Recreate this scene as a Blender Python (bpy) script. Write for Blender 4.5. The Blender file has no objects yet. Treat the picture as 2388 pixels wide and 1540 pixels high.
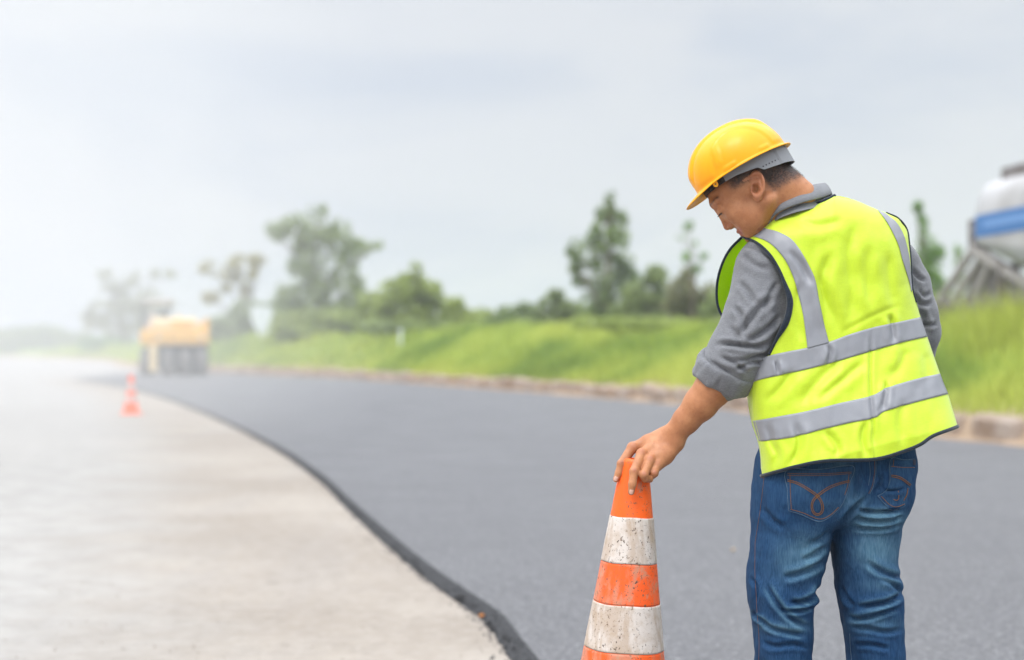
import bpy, math, random
import numpy as np
from mathutils import Vector, Matrix
from mathutils.bvhtree import BVHTree

scene = bpy.context.scene
RAD = math.radians
# ------------------------------------------------------------------ camera
FPX, HX, HY, CAMZ = 3317.0, 1194.0, 822.0, 1.2       # measured on the photograph seen 2388 px wide
cam_data = bpy.data.cameras.new("camera")
cam = bpy.data.objects.new("camera", cam_data)
scene.collection.objects.link(cam)
cam.location = (0, 0, CAMZ)
cam.rotation_euler = (RAD(90), 0, 0)
cam_data.sensor_width = 36
cam_data.lens = FPX / 2388 * 36
cam_data.shift_y = (HY - 770) / 2388
cam_data.clip_start = 0.05
cam_data.clip_end = 5000
cam_data.dof.use_dof = True
cam_data.dof.focus_distance = 3.28
cam_data.dof.aperture_fstop = 1.9
scene.camera = cam

# ------------------------------------------------------------------ sky and sun
SUN_EL, SUN_AZ = 58, -145                              # azimuth clockwise from +Y: behind the camera, to its left
world = bpy.data.worlds.new("World")
scene.world = world
world.use_nodes = True
wn, wl = world.node_tree.nodes, world.node_tree.links
wn.clear()


def wnode(kind, **kw):
    n = wn.new(kind)
    for k, v in kw.items():
        setattr(n, k, v)
    return n


def wmath(op, a, b=None, clamp=False):
    n = wnode('ShaderNodeMath', operation=op, use_clamp=clamp)
    for i, s in enumerate((a, b)):
        if s is None:
            continue
        if isinstance(s, (int, float)):
            n.inputs[i].default_value = s
        else:
            wl.new(s, n.inputs[i])
    return n.outputs[0]


def wstep(v, lo, hi, a, b):
    n = wnode('ShaderNodeMapRange', interpolation_type='SMOOTHSTEP')
    wl.new(v, n.inputs[0])
    for i, x in enumerate((lo, hi, a, b)):
        n.inputs[i + 1].default_value = x
    return n.outputs[0]


w_out = wnode('ShaderNodeOutputWorld')
w_bg = wnode('ShaderNodeBackground')
w_bg.inputs['Strength'].default_value = 0.1
wl.new(w_bg.outputs[0], w_out.inputs[0])
w_sky = wnode('ShaderNodeTexSky', sky_type='NISHITA', sun_disc=False)
w_sky.sun_elevation = RAD(SUN_EL)
w_sky.sun_rotation = RAD(SUN_AZ)
w_sky.dust_density = 3.0
w_tc = wnode('ShaderNodeTexCoord')
w_sep = wnode('ShaderNodeSeparateXYZ')
wl.new(w_tc.outputs['Generated'], w_sep.inputs[0])
w_map = wnode('ShaderNodeMapping')
wl.new(w_tc.outputs['Generated'], w_map.inputs[0])
w_map.inputs['Scale'].default_value = (2.2, 2.2, 7.5)
w_map.inputs['Rotation'].default_value = (0, RAD(-7), 0)
w_map.inputs['Location'].default_value = (3.3, 1.0, 0.4)
w_noise = wnode('ShaderNodeTexNoise')
w_noise.inputs['Scale'].default_value = 1.35
w_noise.inputs['Detail'].default_value = 6.0
w_noise.inputs['Roughness'].default_value = 0.5
w_noise.inputs['Distortion'].default_value = 0.5
wl.new(w_map.outputs[0], w_noise.inputs['Vector'])
cloud = wstep(w_noise.outputs[0], 0.38, 0.62, 0.0, 1.0)
# overcast: bright cloud overhead (as in a CIE overcast sky), brighter too on the left where the cloud is thin
zen = wstep(w_sep.outputs['Z'], 0.26, 0.85, 1.0, 4.3)
left = wstep(w_sep.outputs['X'], -0.38, 0.15, 1.10, 1.0)
lum = wmath('MULTIPLY', zen, left)
w_ramp = wnode('ShaderNodeMix', data_type='RGBA')
w_ramp.inputs['A'].default_value = (6.6, 7.15, 8.05, 1)
w_ramp.inputs['B'].default_value = (7.75, 8.05, 8.5, 1)
wl.new(cloud, w_ramp.inputs['Factor'])
w_mul = wnode('ShaderNodeVectorMath', operation='SCALE')
wl.new(w_ramp.outputs['Result'], w_mul.inputs[0])
wl.new(lum, w_mul.inputs['Scale'])
w_mix = wnode('ShaderNodeMix', data_type='RGBA')
w_mix.inputs['Factor'].default_value = 0.93
wl.new(w_sky.outputs[0], w_mix.inputs['A'])
wl.new(w_mul.outputs[0], w_mix.inputs['B'])
wl.new(w_mix.outputs['Result'], w_bg.inputs['Color'])

sun_data = bpy.data.lights.new("sun", 'SUN')
sun_data.energy = 1.5
sun_data.angle = RAD(14)
sun_data.color = (1.0, 0.95, 0.88)
sun = bpy.data.objects.new("sun", sun_data)
scene.collection.objects.link(sun)
_az, _el = RAD(SUN_AZ), RAD(SUN_EL)
_sd = Vector((math.sin(_az) * math.cos(_el), math.cos(_az) * math.cos(_el), math.sin(_el)))
sun.rotation_euler = _sd.to_track_quat('Z', 'Y').to_euler()

scene.view_settings.view_transform = 'Standard'
scene.view_settings.look = 'None'
scene.view_settings.exposure = 0.0
scene.view_settings.gamma = 1.0
scene.render.engine = 'CYCLES'
scene.cycles.use_denoising = True
scene.cycles.max_bounces = 6
scene.cycles.diffuse_bounces = 3
scene.cycles.transparent_max_bounces = 8
scene.cycles.volume_bounces = 1
scene.cycles.sample_clamp_indirect = 6.0

# ------------------------------------------------------------------ helpers
R = np.random.default_rng(7)
random.seed(7)


def P(x, y, Y):
    """The point at depth Y that the photograph (2388 px wide) shows at x, y."""
    return np.array(((x - HX) / FPX * Y, Y, CAMZ + (HY - y) / FPX * Y))


def Pv(x, y, Y):
    x, y, Y = np.asarray(x, float), np.asarray(y, float), np.asarray(Y, float)
    return np.stack(((x - HX) / FPX * Y, Y + 0 * x, CAMZ + (HY - y) / FPX * Y), -1)


def proj(p):
    return HX + FPX * p[..., 0] / p[..., 1], HY - FPX * (p[..., 2] - CAMZ) / p[..., 1]


def VV(x, y):       # coordinates of the enlarged vest
    return 1585.8 + .48448 * np.asarray(x, float), 419.8 + .48448 * np.asarray(y, float)


def HH(x, y):       # of the enlarged head
    return 1539.2 + .27259 * np.asarray(x, float), 233.2 + .27259 * np.asarray(y, float)


def JJ(x, y):       # of the enlarged jeans
    return 1679.1 + .36417 * np.asarray(x, float), 979.5 + .36417 * np.asarray(y, float)


def tag(o, label=None, cat=None, group=None, kind=None):
    for k, v in (('label', label), ('category', cat), ('group', group), ('kind', kind)):
        if v:
            o[k] = v
    return o


ORG = {}


def origin_of(o):
    while o.parent is not None:
        o = o.parent
    return ORG.get(o.name, np.zeros(3))


def mk(name, verts, faces, mat, parent=None, smooth=True, origin=None, uv=None):
    """Link one mesh object. verts are world coordinates; children sit at their parent's origin."""
    verts = np.asarray(verts, float)
    org = origin_of(parent) if parent is not None else (np.zeros(3) if origin is None else np.asarray(origin, float))
    me = bpy.data.meshes.new(name)
    me.from_pydata((verts - org).tolist(), [], faces.tolist() if isinstance(faces, np.ndarray) else faces)
    me.polygons.foreach_set('use_smooth', [smooth] * len(me.polygons))
    if mat is not None:
        me.materials.append(mat)
    me.update()
    o = bpy.data.objects.new(name, me)
    scene.collection.objects.link(o)
    if parent is not None:
        o.parent = parent
    else:
        o.location = org
        ORG[o.name] = org
    return o


def empty(name, loc):
    o = bpy.data.objects.new(name, None)
    scene.collection.objects.link(o)
    o.location = loc
    o.empty_display_size = .2
    ORG[o.name] = np.asarray(loc, float)
    return o


def smoothstep(a, b, x):
    t = np.clip((x - a) / (b - a), 0, 1)
    return t * t * (3 - 2 * t)


def vnoise(p, scale, seed=0):
    """Smooth 3-D value noise in 0..1, p: (..., 3)."""
    q = np.asarray(p, float) * scale + seed * 17.13
    i = np.floor(q).astype(np.int64)
    f = q - i
    f = f * f * (3 - 2 * f)

    def h(a, b, c):
        n = (a * 374761393 + b * 668265263 + c * 2147483647 + seed * 1274126177) & 0xffffffff
        n = ((n ^ (n >> 13)) * 1274126177) & 0xffffffff
        return ((n ^ (n >> 16)) & 0xffff) / 65535.0
    out = 0
    for a in (0, 1):
        for b in (0, 1):
            for c in (0, 1):
                w = (f[..., 0] if a else 1 - f[..., 0]) * (f[..., 1] if b else 1 - f[..., 1]) * (f[..., 2] if c else 1 - f[..., 2])
                out = out + w * h(i[..., 0] + a, i[..., 1] + b, i[..., 2] + c)
    return out


def spline(pts, n):
    """Catmull-Rom through pts, n points evenly spaced by length."""
    p = np.asarray(pts, float)
    if len(p) == 2:
        t = np.linspace(0, 1, n)[:, None]
        return p[0] * (1 - t) + p[1] * t
    e = np.vstack((2 * p[0] - p[1], p, 2 * p[-1] - p[-2]))
    out = []
    for k in range(len(p) - 1):
        t = np.linspace(0, 1, 24, endpoint=False)[:, None]
        a, b, c, d = e[k:k + 4]
        out.append(.5 * (2 * b + (c - a) * t + (2 * a - 5 * b + 4 * c - d) * t ** 2 + (3 * b - a - 3 * c + d) * t ** 3))
    out = np.vstack(out + [p[-1:]])
    L = np.r_[0, np.cumsum(np.linalg.norm(np.diff(out, axis=0), axis=1))]
    s = np.linspace(0, L[-1], n)
    return np.stack([np.interp(s, L, out[:, k]) for k in range(p.shape[1])], -1)


def grid_faces(nu, nv, wrap=False, off=0):
    """Faces of an nu x nv grid stored row by row (nu rows of nv)."""
    i, j = np.meshgrid(np.arange(nu - 1), np.arange(nv if wrap else nv - 1), indexing='ij')
    a = i * nv + j
    b = i * nv + (j + 1) % nv
    return (np.stack((a, b, b + nv, a + nv), -1).reshape(-1, 4) + off)


def coons(left, right, bottom, top, nu, nv):
    """left/right run bottom to top (nv points); bottom/top run left to right (nu)."""
    L, Rr, B, T = spline(left, nv), spline(right, nv), spline(bottom, nu), spline(top, nu)
    u = np.linspace(0, 1, nu)[None, :, None]
    v = np.linspace(0, 1, nv)[:, None, None]
    return ((1 - u) * L[:, None] + u * Rr[:, None] + (1 - v) * B[None] + v * T[None]
            - ((1 - u) * (1 - v) * B[0] + u * (1 - v) * B[-1] + (1 - u) * v * T[0] + u * v * T[-1]))


def tube(pts, rad, seg=8, closed=False, caps=True, flat=1.0):
    """A tube along pts with radius rad (number or array)."""
    p = np.asarray(pts, float)
    n = len(p)
    rad = np.full(n, rad) if np.isscalar(rad) else np.asarray(rad, float)
    tan = np.gradient(p, axis=0)
    tan /= np.linalg.norm(tan, axis=1)[:, None] + 1e-12
    ref = np.array((0, 0, 1.0)) if abs(tan[0][2]) < .9 else np.array((1.0, 0, 0))
    nrm = np.cross(tan[0], ref)
    nrm /= np.linalg.norm(nrm)
    V_ = []
    for k in range(n):
        nrm = nrm - tan[k] * np.dot(nrm, tan[k])
        nrm /= np.linalg.norm(nrm) + 1e-12
        bi = np.cross(tan[k], nrm)
        a = np.linspace(0, 2 * math.pi, seg, endpoint=False)
        V_.append(p[k] + rad[k] * (np.cos(a)[:, None] * nrm + flat * np.sin(a)[:, None] * bi))
    V_ = np.vstack(V_)
    F = grid_faces(n, seg, True).tolist()
    if caps:
        F.append(list(range(seg))[::-1])
        F.append([(n - 1) * seg + k for k in range(seg)])
    return V_, F


class MB:
    """Collects shapes for one mesh."""

    def __init__(s):
        s.v, s.f, s.n = [], [], 0

    def add(s, v, f):
        v = np.asarray(v, float).reshape(-1, 3)
        f = f.tolist() if isinstance(f, np.ndarray) else f
        s.f += [[i + s.n for i in q] for q in f]
        s.v.append(v)
        s.n += len(v)
        return s

    def tube(s, pts, rad, **k):
        return s.add(*tube(pts, rad, **k))

    def box(s, c, d, rot=None, bev=.0):
        """Box with centre c, full size d; bev chamfers its vertical profile."""
        h = np.asarray(d, float) / 2
        b = min(bev, h.min() * .8)
        if b > 0:
            bm = []
            for sx in (-1, 1):
                for sy in (-1, 1):
                    for sz in (-1, 1):
                        bm += [(sx * h[0], sy * (h[1] - b), sz * (h[2] - b)), (sx * (h[0] - b), sy * h[1], sz * (h[2] - b)),
                               (sx * (h[0] - b), sy * (h[1] - b), sz * h[2])]
            import bmesh
            m = bmesh.new()
            for q in bm:
                m.verts.new(q)
            bmesh.ops.convex_hull(m, input=m.verts)
            m.verts.index_update()
            v = np.array([q.co[:] for q in m.verts])
            f = [[q.index for q in fc.verts] for fc in m.faces]
            m.free()
        else:
            v = np.array([(x, y, z) for x in (-h[0], h[0]) for y in (-h[1], h[1]) for z in (-h[2], h[2])])
            f = [[0, 1, 3, 2], [4, 6, 7, 5], [0, 4, 5, 1], [2, 3, 7, 6], [0, 2, 6, 4], [1, 5, 7, 3]]
        if rot is not None:
            v = v @ np.asarray(rot).T
        return s.add(v + np.asarray(c, float), f)

    def beam(s, a, b, w, h):
        """Box beam from a to b, w wide, h high."""
        a, b = np.asarray(a, float), np.asarray(b, float)
        t = b - a
        L = np.linalg.norm(t)
        t = t / L
        up = np.array((0, 0, 1.0)) if abs(t[2]) < .95 else np.array((1.0, 0, 0))
        sd = np.cross(t, up)
        sd /= np.linalg.norm(sd)
        up = np.cross(sd, t)
        return s.box((a + b) / 2, (L, w, h), rot=np.stack((t, sd, up), 1), bev=min(w, h) * .1)

    def build(s, name, mat, parent=None, smooth=False, origin=None):
        return mk(name, np.vstack(s.v), s.f, mat, parent, smooth, origin)


def rotz(a):
    c, s_ = math.cos(a), math.sin(a)
    return np.array(((c, -s_, 0), (s_, c, 0), (0, 0, 1)))


# ---- implicit surfaces
def surface_nets(d, lo, h):
    s = d < 0
    c = np.zeros(tuple(np.array(d.shape) - 1), bool)
    al = np.ones_like(c)
    for a in (0, 1):
        for b in (0, 1):
            for e in (0, 1):
                w = s[a:s.shape[0] - 1 + a, b:s.shape[1] - 1 + b, e:s.shape[2] - 1 + e]
                c |= w
                al &= w
    act = c & ~al
    idx = np.full(act.shape, -1, np.int64)
    I = np.argwhere(act)
    idx[tuple(I.T)] = np.arange(len(I))
    acc = np.zeros((len(I), 3))
    cnt = np.zeros(len(I))
    corners = [(a, b, e) for a in (0, 1) for b in (0, 1) for e in (0, 1)]
    val = {q: d[I[:, 0] + q[0], I[:, 1] + q[1], I[:, 2] + q[2]] for q in corners}
    for q in corners:
        for ax in range(3):
            if q[ax]:
                continue
            r = tuple(1 if k == ax else q[k] for k in range(3))
            m = (val[q] < 0) != (val[r] < 0)
            t = val[q] / (val[q] - val[r] + 1e-20)
            pos = np.array(q, float)[None] + np.zeros((len(I), 1))
            pos[:, ax] += t
            acc[m] += pos[m]
            cnt[m] += 1
    v = lo + (I + acc / np.maximum(cnt, 1)[:, None]) * h
    F = []
    for ax in range(3):
        b1, b2 = (ax + 1) % 3, (ax + 2) % 3
        sl0 = [slice(1, -1)] * 3
        sl0[ax] = slice(0, -1)
        sl1 = list(sl0)
        sl1[ax] = slice(1, None)
        sl1[b1] = sl1[b2] = slice(1, -1)
        A, B = s[tuple(sl0)], s[tuple(sl1)]
        E = np.argwhere(A != B)
        if not len(E):
            continue
        inside = A[tuple(E.T)]
        E = E.copy()
        E[:, b1] += 1
        E[:, b2] += 1
        q = []
        for d1, d2 in ((-1, -1), (0, -1), (0, 0), (-1, 0)):
            k = E.copy()
            k[:, b1] += d1
            k[:, b2] += d2
            q.append(idx[tuple(k.T)])
        q = np.stack(q, 1)
        q[~inside] = q[~inside][:, ::-1]
        F.append(q)
    return v, np.vstack(F)


def sdf_mesh(fn, lo, hi, h):
    lo, hi = np.asarray(lo, float), np.asarray(hi, float)
    n = np.ceil((hi - lo) / h).astype(int) + 1
    ax = [lo[k] + h * np.arange(n[k]) for k in range(3)]
    X, Y, Z = np.meshgrid(*ax, indexing='ij')
    return surface_nets(fn(X, Y, Z), lo, h)


def smin(a, b, k):
    t = np.clip(.5 + .5 * (b - a) / k, 0, 1)
    return b * (1 - t) + a * t - k * t * (1 - t)


def smax(a, b, k):
    return -smin(-a, -b, k)


def cone_d(X, Y, Z, a, b, r1, r2):
    a, b = np.asarray(a, float), np.asarray(b, float)
    ab = b - a
    t = np.clip(((X - a[0]) * ab[0] + (Y - a[1]) * ab[1] + (Z - a[2]) * ab[2]) / (ab @ ab + 1e-12), 0, 1)
    return np.sqrt((X - a[0] - t * ab[0]) ** 2 + (Y - a[1] - t * ab[1]) ** 2 + (Z - a[2] - t * ab[2]) ** 2) - (r1 + (r2 - r1) * t)


def ell_d(X, Y, Z, c, r):
    x, y, z = (X - c[0]) / r[0], (Y - c[1]) / r[1], (Z - c[2]) / r[2]
    k = np.sqrt(x * x + y * y + z * z)
    k2 = np.sqrt((x / r[0]) ** 2 + (y / r[1]) ** 2 + (z / r[2]) ** 2) + 1e-9
    return k * (k - 1) / k2


def chain_d(X, Y, Z, pts, k):
    """Smooth union of round cones through (point, radius) pairs."""
    d = None
    for (a, ra), (b, rb) in zip(pts[:-1], pts[1:]):
        e = cone_d(X, Y, Z, a, b, ra, rb)
        d = e if d is None else smin(d, e, k)
    return d


def vnormals(v, f):
    f = np.asarray(f)
    n = np.cross(v[f[:, 2]] - v[f[:, 0]], v[f[:, 3]] - v[f[:, 1]])
    out = np.zeros_like(v)
    for k in range(4):
        np.add.at(out, f[:, k], n)
    return out / (np.linalg.norm(out, axis=1)[:, None] + 1e-12)


def poly_dist(x, y, pts):
    """Distance to a polyline and the position 0..1 along it."""
    p = spline(pts, max(8, len(pts) * 5))
    L = np.r_[0, np.cumsum(np.linalg.norm(np.diff(p, axis=0), axis=1))]
    best = np.full(x.shape, 1e9)
    pos = np.zeros(x.shape)
    for k in range(len(p) - 1):
        a, b = p[k], p[k + 1]
        ab = b - a
        l2 = ab @ ab + 1e-9
        t = np.clip(((x - a[0]) * ab[0] + (y - a[1]) * ab[1]) / l2, 0, 1)
        d = np.hypot(x - a[0] - t * ab[0], y - a[1] - t * ab[1])
        m = d < best
        best = np.where(m, d, best)
        pos = np.where(m, (L[k] + t * math.sqrt(l2)) / L[-1], pos)
    return best, pos


def creases(x, y, folds):
    """Outward displacement (m) of a list of creases (points, depth in m, width): a valley with a soft ridge along it."""
    out = np.zeros(np.shape(x))
    for pts, amp, w in folds:
        d, t = poly_dist(x, y, pts)
        fade = smoothstep(0, .25, t) * smoothstep(1, .72, t)
        out += fade * (-amp * np.exp(-(d / w) ** 2) + .45 * amp * np.exp(-((d - 2.0 * w) / (1.3 * w)) ** 2))
    return out


# ------------------------------------------------------------------ materials
def mat(name, color=(.5, .5, .5), rough=.6, spec=.4, **kw):
    m = bpy.data.materials.new(name)
    m.use_nodes = True
    nt = m.node_tree
    b = nt.nodes['Principled BSDF']
    b.inputs['Base Color'].default_value = (*color, 1)
    b.inputs['Roughness'].default_value = rough
    b.inputs['Specular IOR Level'].default_value = spec
    for k, v in kw.items():
        b.inputs[k.replace('_', ' ')].default_value = v
    return m


class NT:
    """Small helper for node materials."""

    def __init__(s, m):
        s.m, s.t = m, m.node_tree
        s.b = s.t.nodes['Principled BSDF']
        tc = s.t.nodes.new('ShaderNodeTexCoord')
        s.co = tc.outputs['Object']

    def mapping(s, scale=(1, 1, 1), rot=(0, 0, 0), loc=(0, 0, 0)):
        n = s.t.nodes.new('ShaderNodeMapping')
        s.t.links.new(s.co, n.inputs[0])
        n.inputs['Scale'].default_value = scale
        n.inputs['Rotation'].default_value = rot
        n.inputs['Location'].default_value = loc
        return n.outputs[0]

    def noise(s, scale, detail=4, rough=.55, vec=None, dist=0):
        n = s.t.nodes.new('ShaderNodeTexNoise')
        s.t.links.new(vec if vec is not None else s.co, n.inputs['Vector'])
        n.inputs['Scale'].default_value = scale
        n.inputs['Detail'].default_value = detail
        n.inputs['Roughness'].default_value = rough
        n.inputs['Distortion'].default_value = dist
        return n.outputs[0]

    def voronoi(s, scale, vec=None, out='Distance', rand=1.0):
        n = s.t.nodes.new('ShaderNodeTexVoronoi')
        s.t.links.new(vec if vec is not None else s.co, n.inputs['Vector'])
        n.inputs['Scale'].default_value = scale
        n.inputs['Randomness'].default_value = rand
        return n.outputs[out]

    def step(s, v, lo, hi, a=0.0, b=1.0):
        n = s.t.nodes.new('ShaderNodeMapRange')
        n.interpolation_type = 'SMOOTHSTEP'
        s.t.links.new(v, n.inputs[0])
        for i, x in enumerate((lo, hi, a, b)):
            n.inputs[i + 1].default_value = x
        return n.outputs[0]

    def math(s, op, a, b=0.0, clamp=False):
        n = s.t.nodes.new('ShaderNodeMath')
        n.operation = op
        n.use_clamp = clamp
        for i, x in enumerate((a, b)):
            if isinstance(x, (int, float)):
                n.inputs[i].default_value = x
            else:
                s.t.links.new(x, n.inputs[i])
        return n.outputs[0]

    def mix(s, f, a, b, blend='MIX'):
        n = s.t.nodes.new('ShaderNodeMix')
        n.data_type = 'RGBA'
        n.blend_type = blend
        for key, x in (('Factor', f), ('A', a), ('B', b)):
            if isinstance(x, (int, float)):
                n.inputs[key].default_value = x
            elif isinstance(x, tuple):
                n.inputs[key].default_value = (*x, 1) if len(x) == 3 else x
            else:
                s.t.links.new(x, n.inputs[key])
        return n.outputs['Result']

    def attr(s, name):
        n = s.t.nodes.new('ShaderNodeAttribute')
        n.attribute_name = name
        return n

    def color(s, c):
        s.t.links.new(c, s.b.inputs['Base Color'])

    def rough(s, c):
        s.t.links.new(c, s.b.inputs['Roughness'])

    def bump(s, h, strength=.3, dist=.01, prev=None):
        n = s.t.nodes.new('ShaderNodeBump')
        n.inputs['Strength'].default_value = strength
        n.inputs['Distance'].default_value = dist
        s.t.links.new(h, n.inputs['Height'])
        if prev is not None:
            s.t.links.new(prev, n.inputs['Normal'])
        s.t.links.new(n.outputs[0], s.b.inputs['Normal'])
        return n.outputs[0]


def set_attr(o, name, arr):
    a = o.data.attributes.new(name, 'FLOAT', 'POINT')
    a.data.foreach_set('value', np.asarray(arr, np.float32))

# ------------------------------------------------------------------ ground, road, kerb, bank
def ground_pt(x, y):
    Y = CAMZ * FPX / (y - HY)
    return ((x - HX) / FPX * Y, Y)


near_px = [(1185, 1540), (1120, 1450), (1000, 1360), (900, 1275), (800, 1180), (740, 1120), (650, 1055), (550, 1000),
           (450, 955), (350, 920), (250, 897), (170, 887)]
far_px = [(2388, 1048), (2200, 1030), (1800, 975), (1600, 950), (1200, 915), (800, 885), (500, 871)]
near_c = [(1.2, -6.0), (.75, 0.0), (.35, 3.2)] + [ground_pt(*q) for q in near_px]
far_c = [(8.6, -6.0), (7.9, 5.0), (7.2, 12.0)] + [ground_pt(*q) for q in far_px] + [(-24, 95), (-34, 124), (-55, 190), (-95, 280), (-170, 420)]

# base ground
road_far = [(8.6, -6.0), (7.9, 5.0), (7.2, 12.0)] + [ground_pt(*q) for q in far_px] + [ground_pt(400, 868), ground_pt(320, 869), ground_pt(250, 876), ground_pt(178, 885)]
m_ground = mat('dusty_ground', rough=.9, spec=.2)
n = NT(m_ground)
big = n.noise(.35, 5, .6)
streak = n.noise(1.0, 5, .6, n.mapping((1.6, .28, 1), (0, 0, RAD(14))))
fine = n.noise(18, 6, .7)
c = n.mix(n.step(big, .38, .64), (.255, .218, .18), (.335, .295, .25))
c = n.mix(n.math('MULTIPLY', n.step(streak, .48, .66), .3), c, (.235, .215, .20))
c = n.mix(n.math('MULTIPLY', n.step(n.noise(1.7, 6, .65, dist=.6), .53, .68), .6), c, (.27, .235, .20))
spots = n.step(n.voronoi(1.25), .035, .07, 1, 0)
c = n.mix(n.math('MULTIPLY', spots, .4), c, (.16, .14, .12))
c = n.mix(n.math('MULTIPLY', n.step(n.noise(11, 6, .75), .42, .64), .40), c, (.36, .32, .28))
c = n.mix(n.math('MULTIPLY', n.step(n.noise(8, 6, .75, dist=.8), .52, .68), .40), c, (.17, .145, .12))
c = n.mix(n.math('MULTIPLY', n.step(fine, .5, .75), .35), c, (.20, .18, .16))
pale = n.step(n.math('ADD', n.attr('lane').outputs['Fac'], n.math('MULTIPLY', n.noise(.9, 5, .65), 1.6)), 1.5, 3.2)
c = n.mix(n.math('MULTIPLY', pale, .75), c, n.mix(n.step(n.noise(3, 6, .7), .35, .65), (.29, .28, .264), (.37, .36, .342)))
n.color(c)
n.bump(n.math('ADD', fine, n.math('MULTIPLY', n.noise(4, 5), 1.5)), .35, .02)
nx = np.r_[-1600, -500, -160, np.linspace(-60, -12, 25), np.linspace(-11.5, 4, 40), 30, 120, 400, 1600]
ny = np.r_[-400, -60, np.linspace(-10, 110, 61), 200, 400, 900, 2400]
gx, gy = np.meshgrid(nx, ny)
ground = mk('ground', np.stack((gx, gy, 0 * gx), -1).reshape(-1, 3), grid_faces(len(ny), len(nx)), m_ground)
_nc = spline(near_c, 200)
_gp = np.stack((gx, gy), -1).reshape(-1, 2)
_d = np.array([np.min(np.hypot(*(_nc - q).T)) for q in _gp])
set_attr(ground, 'lane', np.clip(_d, 0, 20))
tag(ground, kind='structure')

# asphalt
m_asph = mat('fresh_asphalt', rough=.62, spec=.45)
n = NT(m_asph)
grain = n.noise(230, 3, .7)
grain2 = n.noise(60, 4, .65)
band = n.noise(.5, 4, .55, n.mapping((1.0, .35, 1), (0, 0, RAD(10))))
c = n.mix(n.step(band, .35, .65), (.136, .130, .132), (.150, .144, .146))
c = n.mix(n.step(grain, .34, .60), (.066, .068, .075), c)
c = n.mix(n.math('MULTIPLY', n.step(n.noise(.42, 3), .60, .72), .35), c, (.125, .118, .12))
c = n.mix(n.math('MULTIPLY', n.step(grain2, .58, .8), .5), c, (.21, .21, .22))
c = n.mix(n.math('MULTIPLY', n.step(n.noise(30, 5, .85), .42, .60), .7), c, (.050, .049, .051))
c = n.mix(n.math('MULTIPLY', n.step(n.noise(44, 4, .85), .53, .66), .75), c, (.32, .315, .315))
n.color(c)
n.rough(n.step(n.noise(1.1, 4), .3, .7, .60, .68))
n.bump(n.math('ADD', grain, grain2), .55, .006)
TOP = .042
K = 420
nc, fc, rf = spline(near_c, K), spline(far_c, K), spline(road_far, K)


def frame(curve):
    t = np.gradient(curve, axis=0)
    t /= np.linalg.norm(t, axis=1)[:, None]
    return t, np.stack((t[:, 1], -t[:, 0]), 1)          # tangent, normal pointing to the right of travel


_, nn = frame(nc)
edge_w = np.interp(nc[:, 1], [4, 9, 20], [.095, .07, .05])[:, None]
edge = nc + nn * edge_w
W = 26
u = np.linspace(0, 1, W)[None, :, None]
sheet = edge[:, None] * (1 - u) + rf[:, None] * u
zz = TOP + .006 * (vnoise(np.dstack((sheet, 0 * sheet[..., :1])), .6, 3) - .5)
V3 = np.dstack((sheet, zz[..., None])).reshape(-1, 3)
road = mk('asphalt_road', V3, grid_faces(K, W)[:, ::-1], m_asph)
tag(road, kind='structure')

# loose dark shoulder of the asphalt
m_edge = mat('loose_asphalt', rough=.85, spec=.25)
n = NT(m_edge)
g = n.noise(70, 5, .75)
n.color(n.mix(n.step(g, .35, .7), (.018, .018, .019), (.085, .085, .088)))
n.bump(g, .9, .012)
# finer along the part near the camera
s_ = np.linspace(0, 1, 3600)
Ln = np.r_[0, np.cumsum(np.linalg.norm(np.diff(nc, axis=0), axis=1))]
Ld = Ln[-1] * s_ ** 2.0
ne = np.stack([np.interp(Ld, Ln, nc[:, k]) for k in (0, 1)], 1)
keep = ne[:, 1] < 100
ne = ne[keep]
_, en = frame(ne)
WE = 15
rows = []
for k in range(WE):
    t = k / (WE - 1)
    off = (-.03 + t * (np.interp(ne[:, 1], [4, 9, 20], [.095, .07, .05]) + .045))[:, None]
    p = ne + en * off
    q = np.column_stack((p, np.full(len(p), k * 3.1)))
    r1 = vnoise(q, 14, 5) - .5
    r2 = vnoise(q, 45, 6) - .5
    p = p + en * (r1 * .07 + r2 * .02)[:, None] * (1 - t)
    z = -.012 + (TOP + .010) * smoothstep(.08, .85, t) + (r1 * .022 + r2 * .014) * math.sin(math.pi * min(1, t * 1.05)) ** .7
    rows.append(np.column_stack((p, z)))
E3 = np.stack(rows, 1).reshape(-1, 3)
tag(mk('road_edge', E3, grid_faces(len(ne), WE)[:, ::-1], m_edge), kind='structure')

# crumbs of asphalt and grit beside it
m_crumb = mat('asphalt_crumb', (.03, .03, .033), .85)
m_grit = mat('grit', (.26, .22, .18), .9)


def pebbles(name, pts, size, m, label, cat, flat=.6, kind='stuff'):
    base = np.array([(1, 0, 0), (-1, 0, 0), (0, 1, 0), (0, -1, 0), (0, 0, 1), (0, 0, -1)], float)
    f = [(0, 2, 4), (2, 1, 4), (1, 3, 4), (3, 0, 4), (2, 0, 5), (1, 2, 5), (3, 1, 5), (0, 3, 5)]
    v = pts[:, None] + base[None] * (size[:, None, None] * R.uniform(.6, 1.2, (len(pts), 6, 1))) * np.array((1, 1, flat))
    F = (np.arange(len(pts))[:, None, None] * 6 + np.array(f)[None]).reshape(-1, 3)
    o = mk(name, v.reshape(-1, 3), F, m, smooth=False)
    return tag(o, label, cat, kind=kind)


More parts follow.
